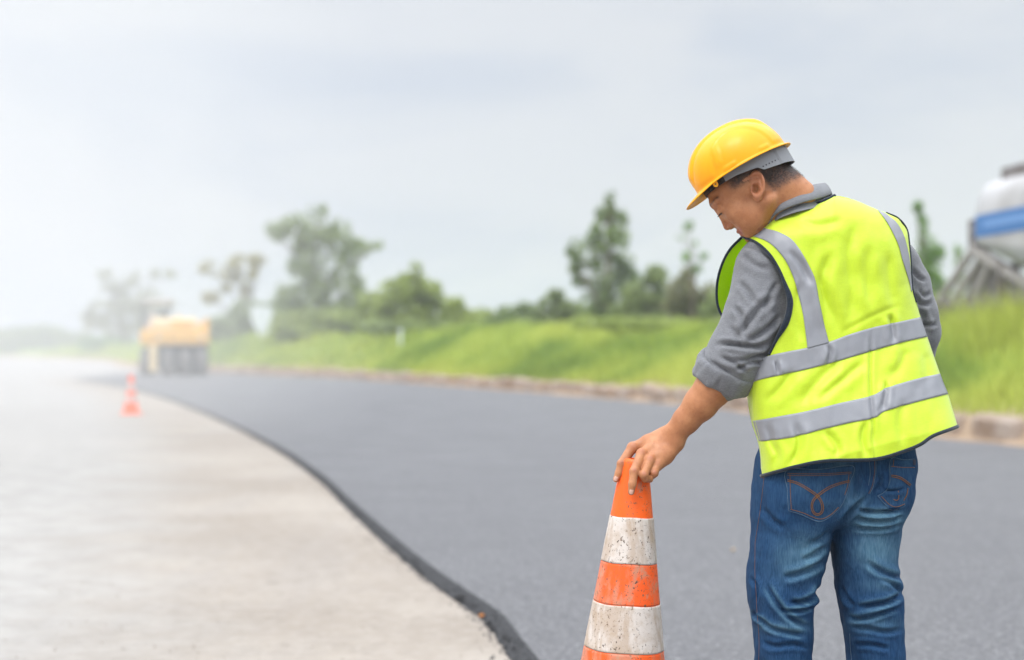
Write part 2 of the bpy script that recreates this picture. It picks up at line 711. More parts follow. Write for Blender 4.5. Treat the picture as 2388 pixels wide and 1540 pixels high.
cn = 1800
k = (R.random(cn) ** 1.5 * .35 * len(ne)).astype(int) + int(.02 * len(ne))
k = np.clip(k, 0, len(ne) - 1)
k = np.searchsorted(ne[:, 1], np.minimum(4 + R.random(cn) ** 2 * 16, 30))
d = .045 - np.abs(R.normal(0, .035, cn))
pt = ne[k] + en[k] * d[:, None] + R.normal(0, .01, (cn, 2))
sz = R.uniform(.003, .009, cn)
pebbles('asphalt_crumbs', np.column_stack((pt, sz * .4)), sz, m_crumb, 'loose black asphalt crumbs along the ragged edge of the new road', 'crumbs')
cn = 1300
gy_ = 4.5 + 22 * R.random(cn) ** 1.6
gx_ = R.uniform(-.40, .02, cn) * gy_
lim = np.interp(gy_, ne[:, 1], ne[:, 0]) - .06
gx_ = np.minimum(gx_, lim - .02)
sz = R.uniform(.002, .007, cn)
pebbles('grit', np.column_stack((gx_, gy_, sz * .3)), sz, m_grit, 'scattered grit and pebbles on the dusty pale ground', 'grit')
m_st = mat('pale_stone', (.45, .33, .2), .8)
m_le = mat('orange_leaf', (.45, .16, .03), .7)
a = ground_pt(1123, 1463)
b_ = ground_pt(1710, 1303)
for (q, z, m, nm, lb, r) in ((a, .045, m_le, 'pebble', 'small orange stone on the dark edge of the new asphalt', .012),
                             (b_, TOP + .004, m_st, 'pebble', 'pale yellowish stone lying on the asphalt between cone and jeans', .013)):
    mb = MB()
    t = np.linspace(0, math.pi, 9)
    ring = np.array([[(math.sin(q1) * math.cos(p1) * r * (1 + .25 * math.sin(3 * p1)), math.sin(q1) * math.sin(p1) * r, math.cos(q1) * r * .6) for p1 in np.linspace(0, 2 * math.pi, 12, endpoint=False)] for q1 in t])
    mb.add(ring.reshape(-1, 3) + np.array((q[0], q[1], z + r * .5)), grid_faces(9, 12, True))
    tag(mb.build(nm, m, smooth=True, origin=(q[0], q[1], z)), lb, 'stone')

# stone kerb along the far side: blocks with open joints, as one built edge
m_kerb = mat('kerb_stone', rough=.9, spec=.2)
n = NT(m_kerb)
cv = n.attr('tone')
g = n.noise(5, 6, .7)
c = n.mix(cv.outputs['Fac'], (.36, .27, .21), (.50, .41, .34))
c = n.mix(n.step(g, .45, .68), c, (.36, .26, .19))
n.color(c)
c = n.mix(n.step(n.noise(1.6, 5, .7), .48, .6), c, (.33, .23, .16))
n.color(c)
n.bump(n.noise(14, 6, .7), 1.0, .06)
Lf = np.r_[0, np.cumsum(np.linalg.norm(np.diff(fc, axis=0), axis=1))]


def along(s):
    return np.array([np.interp(s, Lf, fc[:, 0]), np.interp(s, Lf, fc[:, 1])])


mb, tone = MB(), []
s = 0.0
while s < 120:
    L = R.uniform(.85, 1.35)
    a, b_ = along(s), along(s + L)
    t = (b_ - a) / np.linalg.norm(b_ - a)
    nr = np.array((t[1], -t[0]))
    w, h = R.uniform(.28, .40), R.uniform(.31, .43)
    ctr = (a + b_) / 2 + nr * (w / 2 + R.uniform(-.06, .10))
    tilt = R.uniform(-.09, .09)
    c_, s2 = math.cos(tilt), math.sin(tilt)
    rot = np.stack((np.array((t[0], t[1], 0)), np.array((nr[0], nr[1], 0)), np.array((0, 0, 1))), 1) @ np.array(((c_, 0, s2), (0, 1, 0), (-s2, 0, c_)))
    n0 = mb.n
    mb.box((ctr[0], ctr[1], h / 2 - .02), (L * .88, w, h + .06), rot, bev=.06)
    tone += [R.random()] * (mb.n - n0)
    s += L + R.uniform(.02, .22)
kerb = mb.build('kerb', m_kerb)
set_attr(kerb, 'tone', tone)
tag(kerb, kind='structure')

# earth bank behind the kerb
m_bank = mat('earth_bank', rough=.95, spec=.1)
n = NT(m_bank)
sepn = n.t.nodes.new('ShaderNodeSeparateXYZ')
n.t.links.new(n.co, sepn.inputs[0])
g = n.noise(1.4, 6, .65)
hmask = n.step(n.math('ADD', sepn.outputs['Z'], n.math('MULTIPLY', g, .7)), .75, 1.05)
c = n.mix(hmask, n.mix(g, (.34, .24, .16), (.44, .33, .23)), n.mix(n.noise(.6, 5), (.14, .22, .03), (.26, .32, .06)))
n.color(c)
n.bump(n.noise(7, 6, .7), .8, .1)
offs = np.array([-.30, -.18, -.08, .04, .14, .22, .30, .42, .6, .9, 1.3, 1.8, 2.4, 3.1, 4.0, 5.0, 6.5, 9, 13, 20, 35, 70, 160, 500])


def bank_h(off, x, y):
    off = np.asarray(off, float)
    q = np.stack((x, y, 0 * x), -1)
    h = .34 + (1.32 + .25 * smoothstep(35, 70, y)) * smoothstep(.3, 5.5, off) ** .85
    h = h + (vnoise(q, .35, 11) - .5) * .28 * smoothstep(.8, 4, off) + (vnoise(q, 1.3, 12) - .5) * .16 * smoothstep(.3, 1.5, off)
    h = h * smoothstep(.10, .26, off)
    soil = (-.03 + .16 * smoothstep(-.32, .10, off) * (.25 + 1.1 * vnoise(q, 1.1, 14)) + .03 * (vnoise(q, 5, 15) - .5))
    return np.maximum(h, soil)


KB = 900
fb = spline(far_c, KB)
_, fnn = frame(fb)
bp = fb[:, None] + fnn[:, None] * offs[None, :, None]
bz = bank_h(offs[None] + 0 * bp[..., 0], bp[..., 0], bp[..., 1])
bank = mk('bank', np.dstack((bp, bz[..., None])).reshape(-1, 3), grid_faces(KB, len(offs))[:, ::-1], m_bank)
tag(bank, kind='structure')

# grass on the bank
m_grass = mat('grass_blade', rough=.7, spec=.25)
n = NT(m_grass)
tn = n.attr('tone').outputs['Fac']
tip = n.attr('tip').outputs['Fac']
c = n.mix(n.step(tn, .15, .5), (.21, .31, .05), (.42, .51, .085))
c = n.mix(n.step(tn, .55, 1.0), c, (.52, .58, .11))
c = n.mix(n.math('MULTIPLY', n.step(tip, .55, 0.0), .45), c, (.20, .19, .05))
n.color(c)


def leafy(m, amount=.35):
    """Thin leaves let some light through."""
    t = m.node_tree
    b = t.nodes['Principled BSDF']
    tr = t.nodes.new('ShaderNodeBsdfTranslucent')
    mx = t.nodes.new('ShaderNodeMixShader')
    mx.inputs[0].default_value = amount
    src = b.inputs['Base Color'].links
    if src:
        t.links.new(src[0].from_socket, tr.inputs['Color'])
    else:
        tr.inputs['Color'].default_value = b.inputs['Base Color'].default_value
    t.links.new(b.outputs[0], mx.inputs[1])
    t.links.new(tr.outputs[0], mx.inputs[2])
    t.links.new(mx.outputs[0], t.nodes['Material Output'].inputs['Surface'])


leafy(m_grass)


def grass_field(name, N, smin_, smax_, omin, omax, hmin, hmax, wid, label, power=1.0):
    s = smin_ + (smax_ - smin_) * R.random(N) ** power
    off = omin + (omax - omin) * R.random(N)
    k = np.clip(np.searchsorted(Lb, s), 1, KB - 1)
    f = (s - Lb[k - 1]) / (Lb[k] - Lb[k - 1])
    base = fb[k - 1] * (1 - f)[:, None] + fb[k] * f[:, None] + fnn[k] * off[:, None]
    q0 = np.column_stack((base, 0 * off))
    patch = vnoise(q0, .45, 21) * .6 + vnoise(q0, 1.6, 22) * .4
    bare = (off < 1.0) & (R.random(N) > smoothstep(.1, 1.0, off) * (.4 + patch))
    ok = ~bare
    base, off, patch = base[ok], off[ok], patch[ok]
    N = len(off)
    z = bank_h(off, base[:, 0], base[:, 1]) - .03
    dist = base[:, 1]
    h = R.uniform(hmin, hmax, N) * (.3 + 1.3 * patch ** 1.3) * (.45 + .55 * smoothstep(.2, 1.8, off))
    w = wid * (.6 + dist / 40) * R.uniform(.6, 1.3, N)
    a = R.uniform(0, 2 * math.pi, N)
    lean = R.uniform(.1, .75, N) * h
    d = np.stack((np.cos(a), np.sin(a)), 1)
    wv = np.stack((-np.sin(a + R.normal(0, .5, N)), np.cos(a)), 1) * w[:, None] / 2
    v = np.zeros((N, 5, 3))
    v[:, 0, :2] = base - wv
    v[:, 1, :2] = base + wv
    v[:, 2, :2] = base + d * (lean * .35)[:, None] - wv * .8
    v[:, 3, :2] = base + d * (lean * .35)[:, None] + wv * .8
    v[:, 4, :2] = base + d * lean[:, None]
    v[:, 0, 2] = v[:, 1, 2] = z
    v[:, 2, 2] = v[:, 3, 2] = z + h * .55
    v[:, 4, 2] = z + h
    i = np.arange(N)[:, None] * 5
    F = np.concatenate((i + np.array([[0, 1, 3, 2]]), ), 0).tolist() + (i + np.array([[2, 3, 4]])).tolist()
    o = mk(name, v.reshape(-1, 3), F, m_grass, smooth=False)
    q = np.column_stack((base, 0 * off))
    tone = np.clip(-.12 + 1.0 * vnoise(q, .7, 31) + .75 * (vnoise(q, .17, 32) - .2) + R.normal(0, .12, N), 0, 1)
    set_attr(o, 'tone', np.repeat(tone, 5))
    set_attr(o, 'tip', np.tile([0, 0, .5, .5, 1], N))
    return tag(o, label, 'grass', kind='stuff')


Lb = np.r_[0, np.cumsum(np.linalg.norm(np.diff(fb, axis=0), axis=1))]
_s0, _s1 = (float(Lb[int(np.argmin(np.abs(fb[:, 1] - q)))]) for q in (14, 34))
grass_field('grass', 110000, 16, 70, .12, 8.5, .25, .75, .018, 'long bright green grass covering the bank behind the stone kerb', 1.2)
grass_field('tall_grass', 16000, _s0, _s1, 3.2, 8.0, .55, 1.05, .02, 'tallest bright grass on the bank crest in front of the tanker trailer')
grass_field('distant_grass', 26000, 70, 300, .3, 9, .35, .8, .03, 'pale hazy grass on the far stretch of the bank past the roller', 1.6)

# ------------------------------------------------------------------ trees and shrubs
m_bark = mat('bark', rough=.9, spec=.2)
n = NT(m_bark)
g = n.noise(9, 5, .7, n.mapping((1, 1, .25)))
n.color(n.mix(g, (.10, .075, .05), (.26, .21, .16)))
n.bump(g, .6, .03)
leaf_mats = {}


def leaf_mat(name, dark, light):
    if name not in leaf_mats:
        m = mat(name, rough=.6, spec=.35)
        n = NT(m)
        n.color(n.mix(n.attr('tone').outputs['Fac'], dark, light))
        leafy(m, .42)
        leaf_mats[name] = m
    return leaf_mats[name]


GREEN = ('leaf_green', (.15, .20, .075), (.42, .50, .19))
YELLOW = ('leaf_yellow_green', (.21, .27, .06), (.50, .58, .16))
DARK = ('leaf_dark_green', (.11, .17, .06), (.34, .43, .15))
OLIVE = ('leaf_olive', (.28, .25, .09), (.54, .50, .22))
BROWN = ('leaf_brownish', (.21, .21, .11), (.44, .45, .25))
FRESH = ('leaf_fresh_green', (.12, .23, .05), (.34, .52, .14))


def leaves(clumps, Y, dens, size, depth, thin=.41):
    """Leaf-sized faces through blobs given as (x, y, rx, ry) px at depth Y."""
    C, S = [], []
    for (x, y, rx, ry) in clumps:
        s = Y / FPX
        Nn = int(dens * 1.35 * rx * ry / 900) + 25
        for _ in range(1):
            p = R.normal(0, 1, (Nn, 3))
            p /= np.linalg.norm(p, axis=1)[:, None]
            p *= (R.random(Nn) ** .42)[:, None]
            # drop leaves where a lumpy noise says gap
            Yc = Y + R.uniform(-1, 1) * depth * .35
            q = np.column_stack((p[:, 0] * rx * s, p[:, 1] * min(rx, 70) * s * .9, p[:, 2] * ry * s)) * 1.18
            ctr = P(x, y, Yc)
            w = q + ctr
            keep = vnoise(w, 1.0 / (17 * s), 41) * .7 + vnoise(w, 1.0 / (7 * s), 44) * .3 > thin + .14 * R.random(Nn)
            C.append(w[keep])
    C = np.vstack(C)
    N = len(C)
    a = R.normal(0, 1, (N, 3))
    a /= np.linalg.norm(a, axis=1)[:, None]
    b = np.cross(a, R.normal(0, 1, (N, 3)))
    b /= np.linalg.norm(b, axis=1)[:, None]
    sz = size * R.uniform(.5, 1.3, N)[:, None]
    v = np.stack((C - a * sz, C + b * sz * .45, C + a * sz, C - b * sz * .45), 1)
    tone = np.clip(.25 + .7 * (vnoise(C, .9 / (22 * Y / FPX), 43) - .2) + R.normal(0, .15, N), 0, 1)
    return v.reshape(-1, 3), np.arange(N * 4).reshape(-1, 4), np.repeat(tone, 4)


def plant(name, label, cat, clumps, Y, kind, base=None, dens=520, size=.11, trunk=.09, group=None, part='crown', depth=1.2, zb=None):
    """A tree: crown of leaves, tapered trunk with a limb to every clump."""
    bx = base[0] if base else float(np.mean([c[0] for c in clumps]))
    zb = zb if zb is not None else 1.5
    foot = P(bx, 0, Y)
    foot[2] = zb
    root = empty(name, foot)
    tag(root, label, cat, group)
    v, f, tone = leaves(clumps, Y, dens * (1.25 if part == 'foliage' else 1), size * Y / 55, depth, .34 if part == 'foliage' else .41)
    o = mk(part, v, f, leaf_mat(*kind), root, smooth=False)
    set_attr(o, 'tone', tone)
    # trunk
    top = min(clumps, key=lambda c: c[1])
    tp = P(top[0], top[1], Y)
    mid = foot * .5 + tp * .5 + np.array((R.normal(0, .08), R.normal(0, .08), 0)) * (tp[2] - foot[2]) * .5
    line = spline([foot - (0, 0, .3), foot * .8 + mid * .2, mid, tp], 16)
    mb = MB()
    tr = trunk * (tp[2] - foot[2]) / 5 + .015
    mb.tube(line, np.linspace(tr, tr * .18, 16), seg=7)
    for (x, y, rx, ry) in clumps:
        e = P(x, y, Y + R.uniform(-.3, .3))
        k = int(np.clip((e[2] - foot[2]) / (tp[2] - foot[2] + 1e-6) * 16 * .72 - 1, 1, 14))
        a = line[k]
        m_ = (a + e) / 2 + (0, 0, -.05 * np.linalg.norm(e - a)) + R.normal(0, .03, 3)
        mb.tube(spline([a, m_, e], 7), np.linspace(tr * (1 - k / 18) * .5, tr * .08, 7), seg=5)
        for _ in range(3):
            e2 = e + R.normal(0, 1, 3) * np.array((rx, 10, ry)) * Y / FPX * .6
            mb.tube(spline([m_, (m_ + e2) / 2 + R.normal(0, .03, 3), e2], 5), np.linspace(tr * .16, tr * .04, 5), seg=4)
    mb.build('trunk' if part == 'crown' else 'stem', m_bark, root, smooth=True)
    return root


plant('tree', 'hazy brownish leaved tree behind the road roller', 'tree',
      [(245, 640, 18, 16), (265, 675, 26, 22), (300, 650, 24, 20), (290, 715, 40, 30), (345, 700, 28, 24), (362, 640, 15, 12), (335, 735, 50, 34),
       (240, 735, 40, 32), (395, 640, 13, 9), (372, 715, 32, 18), (215, 755, 26, 24), (300, 770, 60, 20)], 215, BROWN, (300, 780), dens=330)
plant('tree', 'sparse tree with yellowish leaf tufts above the road roller', 'tree',
      [(478, 622, 24, 17), (520, 628, 34, 20), (556, 612, 24, 16), (600, 608, 20, 13), (590, 640, 15, 20), (490, 695, 22, 13), (530, 670, 16, 12),
       (574, 680, 13, 20), (548, 650, 16, 12)], 98, OLIVE, (580, 780), dens=560)
plant('shrub', 'green shrub between the road roller and the white sign', 'shrub',
      [(575, 735, 34, 34), (540, 760, 44, 28), (500, 765, 28, 22), (590, 765, 26, 28), (622, 735, 26, 26), (630, 765, 26, 22), (560, 785, 50, 16), (610, 785, 40, 16), (580, 798, 50, 12)], 94, GREEN, (555, 790), part='foliage', dens=520)
plant('tree', 'tallest broad tree, spreading crown behind the white sign', 'tree',
      [(650, 540, 30, 22), (690, 525, 34, 26), (740, 497, 22, 22), (738, 560, 44, 34), (785, 545, 36, 30), (820, 578, 42, 24), (872, 572, 22, 10),
       (718, 620, 44, 36), (795, 622, 38, 36), (762, 680, 46, 42), (690, 690, 44, 40), (822, 665, 28, 26), (840, 705, 40, 32), (665, 710, 30, 30), (705, 575, 26, 22)],
      84, GREEN, (748, 760), dens=430, trunk=.1)
plant('tree', 'rounded yellow-green tree with a pointed top, right of the broadest tree', 'tree',
      [(960, 665, 40, 28), (925, 685, 40, 32), (990, 690, 42, 36), (955, 720, 58, 36), (1025, 722, 28, 26), (893, 728, 30, 24), (970, 632, 13, 20), (900, 756, 34, 16), (960, 756, 46, 20), (1020, 752, 36, 18)],
      72, YELLOW, (960, 760), dens=640)
plant('shrub', 'low yellowish shrub right behind the white sign', 'shrub',
      [(680, 752, 42, 24), (740, 748, 48, 26), (800, 750, 44, 24), (850, 755, 36, 20), (660, 768, 30, 16), (720, 768, 50, 14), (680, 785, 50, 12), (770, 780, 50, 12), (850, 775, 40, 12)], 82, YELLOW, (760, 770), part='foliage', dens=620, zb=1.7)
plant('shrub', 'small thin shrub beside the rounded yellow-green tree', 'shrub',
      [(1060, 712, 22, 22), (1075, 735, 30, 16), (1100, 742, 26, 12), (1080, 757, 40, 14)], 66, YELLOW, (1070, 760), part='foliage', dens=420)
plant('shrub', 'lowest grey-green shrub in the gap of the tree line', 'shrub',
      [(1190, 728, 30, 14), (1225, 722, 26, 16), (1240, 735, 30, 12), (1160, 748, 34, 11), (1210, 750, 44, 12)], 62, DARK, (1215, 760), part='foliage', dens=480)
plant('shrub', 'dark bushy shrub left of the tall dark tree', 'shrub',
      [(1290, 712, 34, 22), (1298, 686, 18, 13), (1330, 722, 34, 20), (1265, 728, 26, 14), (1280, 748, 46, 14), (1340, 745, 36, 16)], 57, GREEN, (1300, 760), part='foliage', dens=560)
plant('tree', 'tall dark green tree with a pointed top, standing clear of the worker', 'tree',
      [(1425, 468, 13, 20), (1410, 500, 22, 22), (1442, 515, 22, 26), (1430, 560, 36, 32), (1378, 565, 30, 24), (1395, 610, 36, 28), (1342, 585, 20, 24),
       (1345, 625, 18, 18), (1450, 605, 26, 32), (1360, 655, 24, 16), (1420, 665, 38, 34), (1468, 650, 26, 30), (1405, 702, 44, 30), (1400, 535, 20, 18), (1390, 735, 40, 20), (1430, 740, 34, 18)],
      50, DARK, (1420, 740), dens=560, size=.10)
plant('shrub', 'olive green shrub at the foot of the tall dark tree', 'shrub',
      [(1490, 690, 38, 34), (1530, 645, 26, 26), (1540, 700, 36, 30), (1450, 725, 34, 18), (1500, 738, 44, 18), (1550, 738, 34, 18)], 48, GREEN, (1500, 745), part='foliage', dens=620, size=.10)
plant('shrub', 'brownish green shrub just left of the worker', 'shrub',
      [(1590, 680, 34, 34), (1620, 705, 40, 30), (1600, 645, 20, 20), (1650, 690, 28, 28), (1575, 715, 30, 22), (1600, 740, 44, 16)], 46, BROWN, (1605, 745), part='foliage', dens=600, size=.10)
plant('tree', 'slender sparse sapling left of the worker\'s face', 'tree',
      [(1605, 528, 13, 12), (1585, 548, 11, 11), (1618, 572, 13, 10), (1640, 598, 11, 9), (1600, 600, 10, 12), (1622, 630, 14, 12)], 45, FRESH, (1615, 740), dens=520, size=.08, trunk=.05)
plant('shrub', 'dense green shrub close behind the worker\'s elbow', 'shrub',
      [(1690, 700, 34, 30), (1730, 715, 34, 24), (1655, 725, 26, 18)], 41, GREEN, (1690, 745), part='foliage', dens=620, size=.09)
plant('tree', 'bright green conical young tree between worker and tanker trailer', 'tree',
      [(2140, 486, 12, 18), (2150, 522, 15, 20), (2160, 560, 20, 24), (2178, 592, 24, 24), (2150, 610, 22, 26), (2162, 640, 34, 30), (2190, 655, 26, 28), (2150, 680, 32, 24)],
      33, FRESH, (2165, 710), dens=620, size=.085, trunk=.06)
plant('shrub', 'thin green sapling just left of the tanker trailer', 'shrub',
      [(2235, 585, 9, 20), (2232, 622, 12, 18), (2245, 655, 12, 16)], 34, FRESH, (2238, 710), part='foliage', dens=560, size=.07)
plant('shrub', 'long low yellow-green shrub in front of the tall dark tree', 'shrub',
      [(1370, 752, 44, 16), (1440, 755, 50, 16), (1510, 757, 50, 16), (1580, 757, 50, 15), (1650, 757, 44, 16)], 44, YELLOW, (1500, 770), part='foliage', dens=560, size=.09)
plant('shrub', 'low olive shrub in front of the rounded yellow-green tree', 'shrub',
      [(880, 762, 40, 14), (950, 765, 44, 14), (1030, 762, 44, 14), (1110, 760, 40, 12)], 70, GREEN, (1000, 775), part='foliage', dens=520)
plant('shrub', 'bright shrub behind the tanker\'s tail by the conical young tree', 'shrub',
      [(2120, 715, 30, 18), (2180, 712, 34, 18), (2225, 700, 20, 22)], 34.5, FRESH, (2170, 730), part='foliage', dens=560, size=.08)
plant('shrub', 'pale bushy thicket filling the gap right of the broadest tree', 'shrub',
      [(868, 712, 30, 26), (900, 700, 26, 22), (850, 740, 34, 22), (905, 740, 34, 20), (1050, 735, 36, 22), (1120, 738, 40, 16), (1180, 744, 36, 12)], 76, YELLOW, (900, 760), part='foliage', dens=520)
plant('shrub', 'pale green thicket behind the sign and the broadest tree', 'shrub',
      [(640, 740, 34, 30), (690, 735, 40, 30), (745, 732, 44, 30), (800, 735, 40, 30), (500, 775, 40, 20), (450, 785, 40, 16)], 100, GREEN, (700, 780), part='foliage', dens=520)
plant('shrub', 'yellow-green thicket right of the tall dark tree', 'shrub',
      [(1470, 712, 34, 26), (1515, 722, 40, 24), (1560, 715, 34, 26), (1610, 722, 40, 24), (1665, 715, 40, 28), (1400, 738, 44, 16)], 52, YELLOW, (1540, 745), part='foliage', dens=560, size=.10)
plant('shrub', 'farthest hedge-like shrub at the left end of the horizon', 'shrub',
      [(-10, 790, 50, 18), (40, 788, 50, 22), (100, 785, 44, 24), (150, 792, 36, 20), (190, 795, 30, 18), (60, 808, 80, 12), (160, 812, 60, 10)], 320, GREEN, (90, 815), part='foliage', dens=700, zb=1.2)
plant('shrub', 'pale green low shrub at the left of the road roller', 'shrub',
      [(215, 805, 30, 16), (260, 802, 36, 18), (300, 806, 30, 14)], 228, FRESH, (255, 820), part='foliage', dens=700, zb=1.0)

# ================================================================== the worker
SC = 3.3 / FPX                                         # metres per photo px at the worker

# ---- materials
m_skin = mat('skin', (.44, .19, .095), rough=.48, spec=.4)
m_skin.node_tree.nodes['Principled BSDF'].inputs['Subsurface Weight'].default_value = .06
m_skin.node_tree.nodes['Principled BSDF'].inputs['Subsurface Radius'].default_value = (.9, .35, .2)
m_skin.node_tree.nodes['Principled BSDF'].inputs['Subsurface Scale'].default_value = .008
n = NT(m_skin)
g = n.noise(28, 5, .6)
c = n.mix(n.step(g, .3, .7), (.40, .158, .066), (.50, .218, .098))
c = n.mix(n.step(n.attr('pink').outputs['Fac'], 0, 1), c, (.40, .135, .095))
c = n.mix(n.step(n.attr('stubble').outputs['Fac'], 0, 1), c, (.05, .034, .028))
n.color(c)
c = n.mix(n.math('MULTIPLY', n.step(n.noise(110, 4, .75), .50, .68), .35), c, (.30, .11, .055))
n.color(c)
n.rough(n.step(n.noise(60, 4, .7), .3, .7, .40, .62))
n.bump(n.math('ADD', n.noise(330, 3, .7), n.math('MULTIPLY', n.noise(110, 4, .7), 2.0)), .28, .0012)
m_nail = mat('nail', (.62, .36, .27), rough=.3)
m_hair = mat('black_hair', (.016, .012, .010), rough=.55, spec=.4)
m_lash = mat('lash', (.01, .008, .008), rough=.6)
m_eye = mat('eye', (.75, .72, .7), rough=.15)

m_shell = mat('yellow_plastic', (.93, .40, .003), rough=.33, spec=.32)
n = NT(m_shell)
n.color(n.mix(n.step(n.noise(9, 4), .4, .7), (.92, .40, .003), (.87, .36, .003)))
n.rough(n.step(n.noise(30, 5, .7), .3, .7, .28, .42))
n.bump(n.noise(500, 2), .05, .0006)
m_strap = mat('grey_plastic', (.19, .195, .205), rough=.5)
m_black = mat('black_plastic', (.02, .02, .022), rough=.5)


def cloth_mat(name, c1, c2, weave=900, rough=.85, strength=.3, spec=.15, sheen=.2):
    m = mat(name, c1, rough=rough, spec=spec)
    m.node_tree.nodes['Principled BSDF'].inputs['Sheen Weight'].default_value = sheen
    n = NT(m)
    a = n.noise(weave, 2, .6, n.mapping((1, 1, .12)))
    b = n.noise(weave, 2, .6, n.mapping((.12, .12, 1)))
    f = n.math('MULTIPLY', n.math('ADD', a, b), .5)
    n.color(n.mix(n.step(f, .38, .62), c1, c2))
    n.bump(n.math('ADD', f, n.math('MULTIPLY', n.noise(70, 4), .6)), strength, .0012)
    return m


m_vest = cloth_mat('hi_vis_fabric', (.55, .725, .010), (.60, .77, .016), 700, .5, .03, .55, .3)
leafy(m_vest, .12)
m_tape = mat('reflective_tape', (.25, .255, .28), rough=.45, spec=.5)
n = NT(m_tape)
n.color(n.mix(n.noise(40, 4), (.23, .235, .255), (.275, .28, .30)))
n.bump(n.noise(800, 2), .08, .0006)
m_bind = cloth_mat('black_binding', (.010, .016, .026), (.022, .03, .042), 800)
m_shirt = cloth_mat('grey_shirt', (.145, .148, .158), (.205, .208, .218), 900, .9, .15)

m_denim = mat('denim', rough=.85, spec=.12)
n = NT(m_denim)
thr = n.noise(420, 2, .6, n.mapping((1, 1, .10)))
thr2 = n.noise(130, 4, .65, n.mapping((1, 1, .22)))
f = n.math('ADD', n.math('MULTIPLY', thr, .75), n.math('MULTIPLY', thr2, .25))
worn = n.attr('worn').outputs['Fac']
c = n.mix(n.step(f, .30, .70), (.006, .028, .080), (.018, .062, .148))
c2 = n.mix(n.step(f, .30, .70), (.058, .140, .215), (.115, .220, .295))
n.color(n.mix(worn, c, c2))
n.bump(n.math('ADD', f, n.math('MULTIPLY', n.noise(60, 4), .7)), .3, .0012)
m_stitch = mat('orange_stitch', (.23, .10, .025), .8)
m_stitch_pale = mat('pale_denim_edge', (.085, .145, .22), .85)
m_boot = mat('brown_boot', (.12, .07, .04), .6)

# ---- head frame: measured on the enlarged head
yaw, pitch = RAD(10), RAD(35)
F_ = np.array((-math.cos(yaw) * math.cos(pitch), math.sin(yaw) * math.cos(pitch), -math.sin(pitch)))
U_ = np.array((-math.cos(yaw) * math.sin(pitch), math.sin(yaw) * math.sin(pitch), math.cos(pitch)))
L_ = np.array((-math.sin(yaw), -math.cos(yaw), 0.0))            # towards his left ear
HB = np.stack((F_, L_, U_), 1)
ear_w = P(*HH(815, 735), 3.285)
HO = ear_w - .077 * L_


def hw(f, l, u):
    return HO + f * F_ + l * L_ + u * U_


def headlocal(X, Y, Z):
    x, y, z = X - HO[0], Y - HO[1], Z - HO[2]
    return (x * F_[0] + y * F_[1] + z * F_[2], x * L_[0] + y * L_[1] + z * L_[2], x * U_[0] + y * U_[1] + z * U_[2])


def head_sdf(X, Y, Z):
    f, l, u = headlocal(X, Y, Z)
    al = np.abs(l)
    d = ell_d(f, l, u, (-.004, 0, .045), (.094, .076, .088))
    d = smin(d, ell_d(f, l, u, (.045, 0, .012), (.060, .062, .072)), .03)              # forehead and face
    d = smin(d, ell_d(f, l, u, (.034, 0, -.042), (.050, .052, .046)), .03)             # lower face
    d = smin(d, cone_d(f, al, u, (.002, .057, -.042), (.066, .020, -.080), .018, .017), .022)   # jaw
    d = smin(d, cone_d(f, l, u, (.068, 0, -.082), (.071, 0, -.087), .019, .017), .016)          # chin
    d = smin(d, ell_d(f, al, u, (.066, .046, -.020), (.026, .020, .022)), .02)                  # cheekbones
    d = smin(d, ell_d(f, al, u, (.054, .040, -.050), (.030, .022, .030)), .02)                  # cheeks
    d = smax(d, -ell_d(f, al, u, (.116, .036, .006), (.022, .020, .014)), .012)                 # eye sockets
    d = smin(d, cone_d(f, al, u, (.098, .012, .030), (.090, .050, .026), .0095, .008), .010)    # brows
    d = smin(d, ell_d(f, al, u, (.088, .033, .004), (.0165, .0165, .0125)), .004)               # lids
    d = smin(d, cone_d(f, l, u, (.094, 0, .014), (.1035, 0, -.033), .0068, .0090), .009)         # nose
    d = smin(d, ell_d(f, al, u, (.0955, .0125, -.0375), (.0095, .0070, .0066)), .004)
    d = smax(d, -ell_d(f, al, u, (.099, .0070, -.044), (.0042, .0030, .0035)), .002)            # nostrils
    d = smin(d, ell_d(f, l, u, (.0800, 0, -.0580), (.0145, .022, .0068)), .005)                  # lips
    d = smin(d, ell_d(f, l, u, (.0770, 0, -.0685), (.0145, .019, .0068)), .005)
    d = smax(d, -cone_d(f, al, u, (.097, 0, -.0640), (.084, .017, -.0662), .0008, .0006), .0015)
    # ears: rim, hollow, antihelix, lobe (axis leaning back 27 degrees)
    ce, se = math.cos(RAD(30)), math.sin(RAD(30))
    ef = (f + .002) * ce + (u + .002) * se
    eu = -(f + .002) * se + (u + .002) * ce
    out = al - .075 - (-ef) * .42                                                # the back edge stands off the head
    plate = ell_d(ef, out, eu, (0, -.001, .001), (.0185, .0055, .031))
    rr = np.sqrt((ef / .0165) ** 2 + ((eu - .003) / .0275) ** 2)
    rim = np.sqrt(((rr - 1) * .021) ** 2 + (out - .0050) ** 2) - .0044
    rim = np.where(ef > .013, rim + .004, rim)
    e = smin(plate, rim, .003)
    e = smin(e, ell_d(ef, out, eu, (-.001, .001, -.027), (.0095, .0045, .0095)), .005)
    e = smax(e, -ell_d(ef, out, eu, (.002, .0060, -.005), (.0092, .0130, .0115)), .002)
    e = smax(e, -cone_d(ef, out, eu, (-.009, .006, .018), (.008, .006, .019), .0042, .0046), .002)
    e = smin(e, cone_d(ef, out, eu, (-.0105, .003, -.012), (-.006, .0035, .010), .0028, .0028), .002)
    e = smin(e, cone_d(ef, out, eu, (-.006, .0035, .010), (.008, .002, .012), .0024, .002), .002)
    e = smin(e, ell_d(ef, out, eu, (.0125, .0005, -.005), (.0045, .004, .0065)), .003)
    d = smin(d, e, .003)
    return d


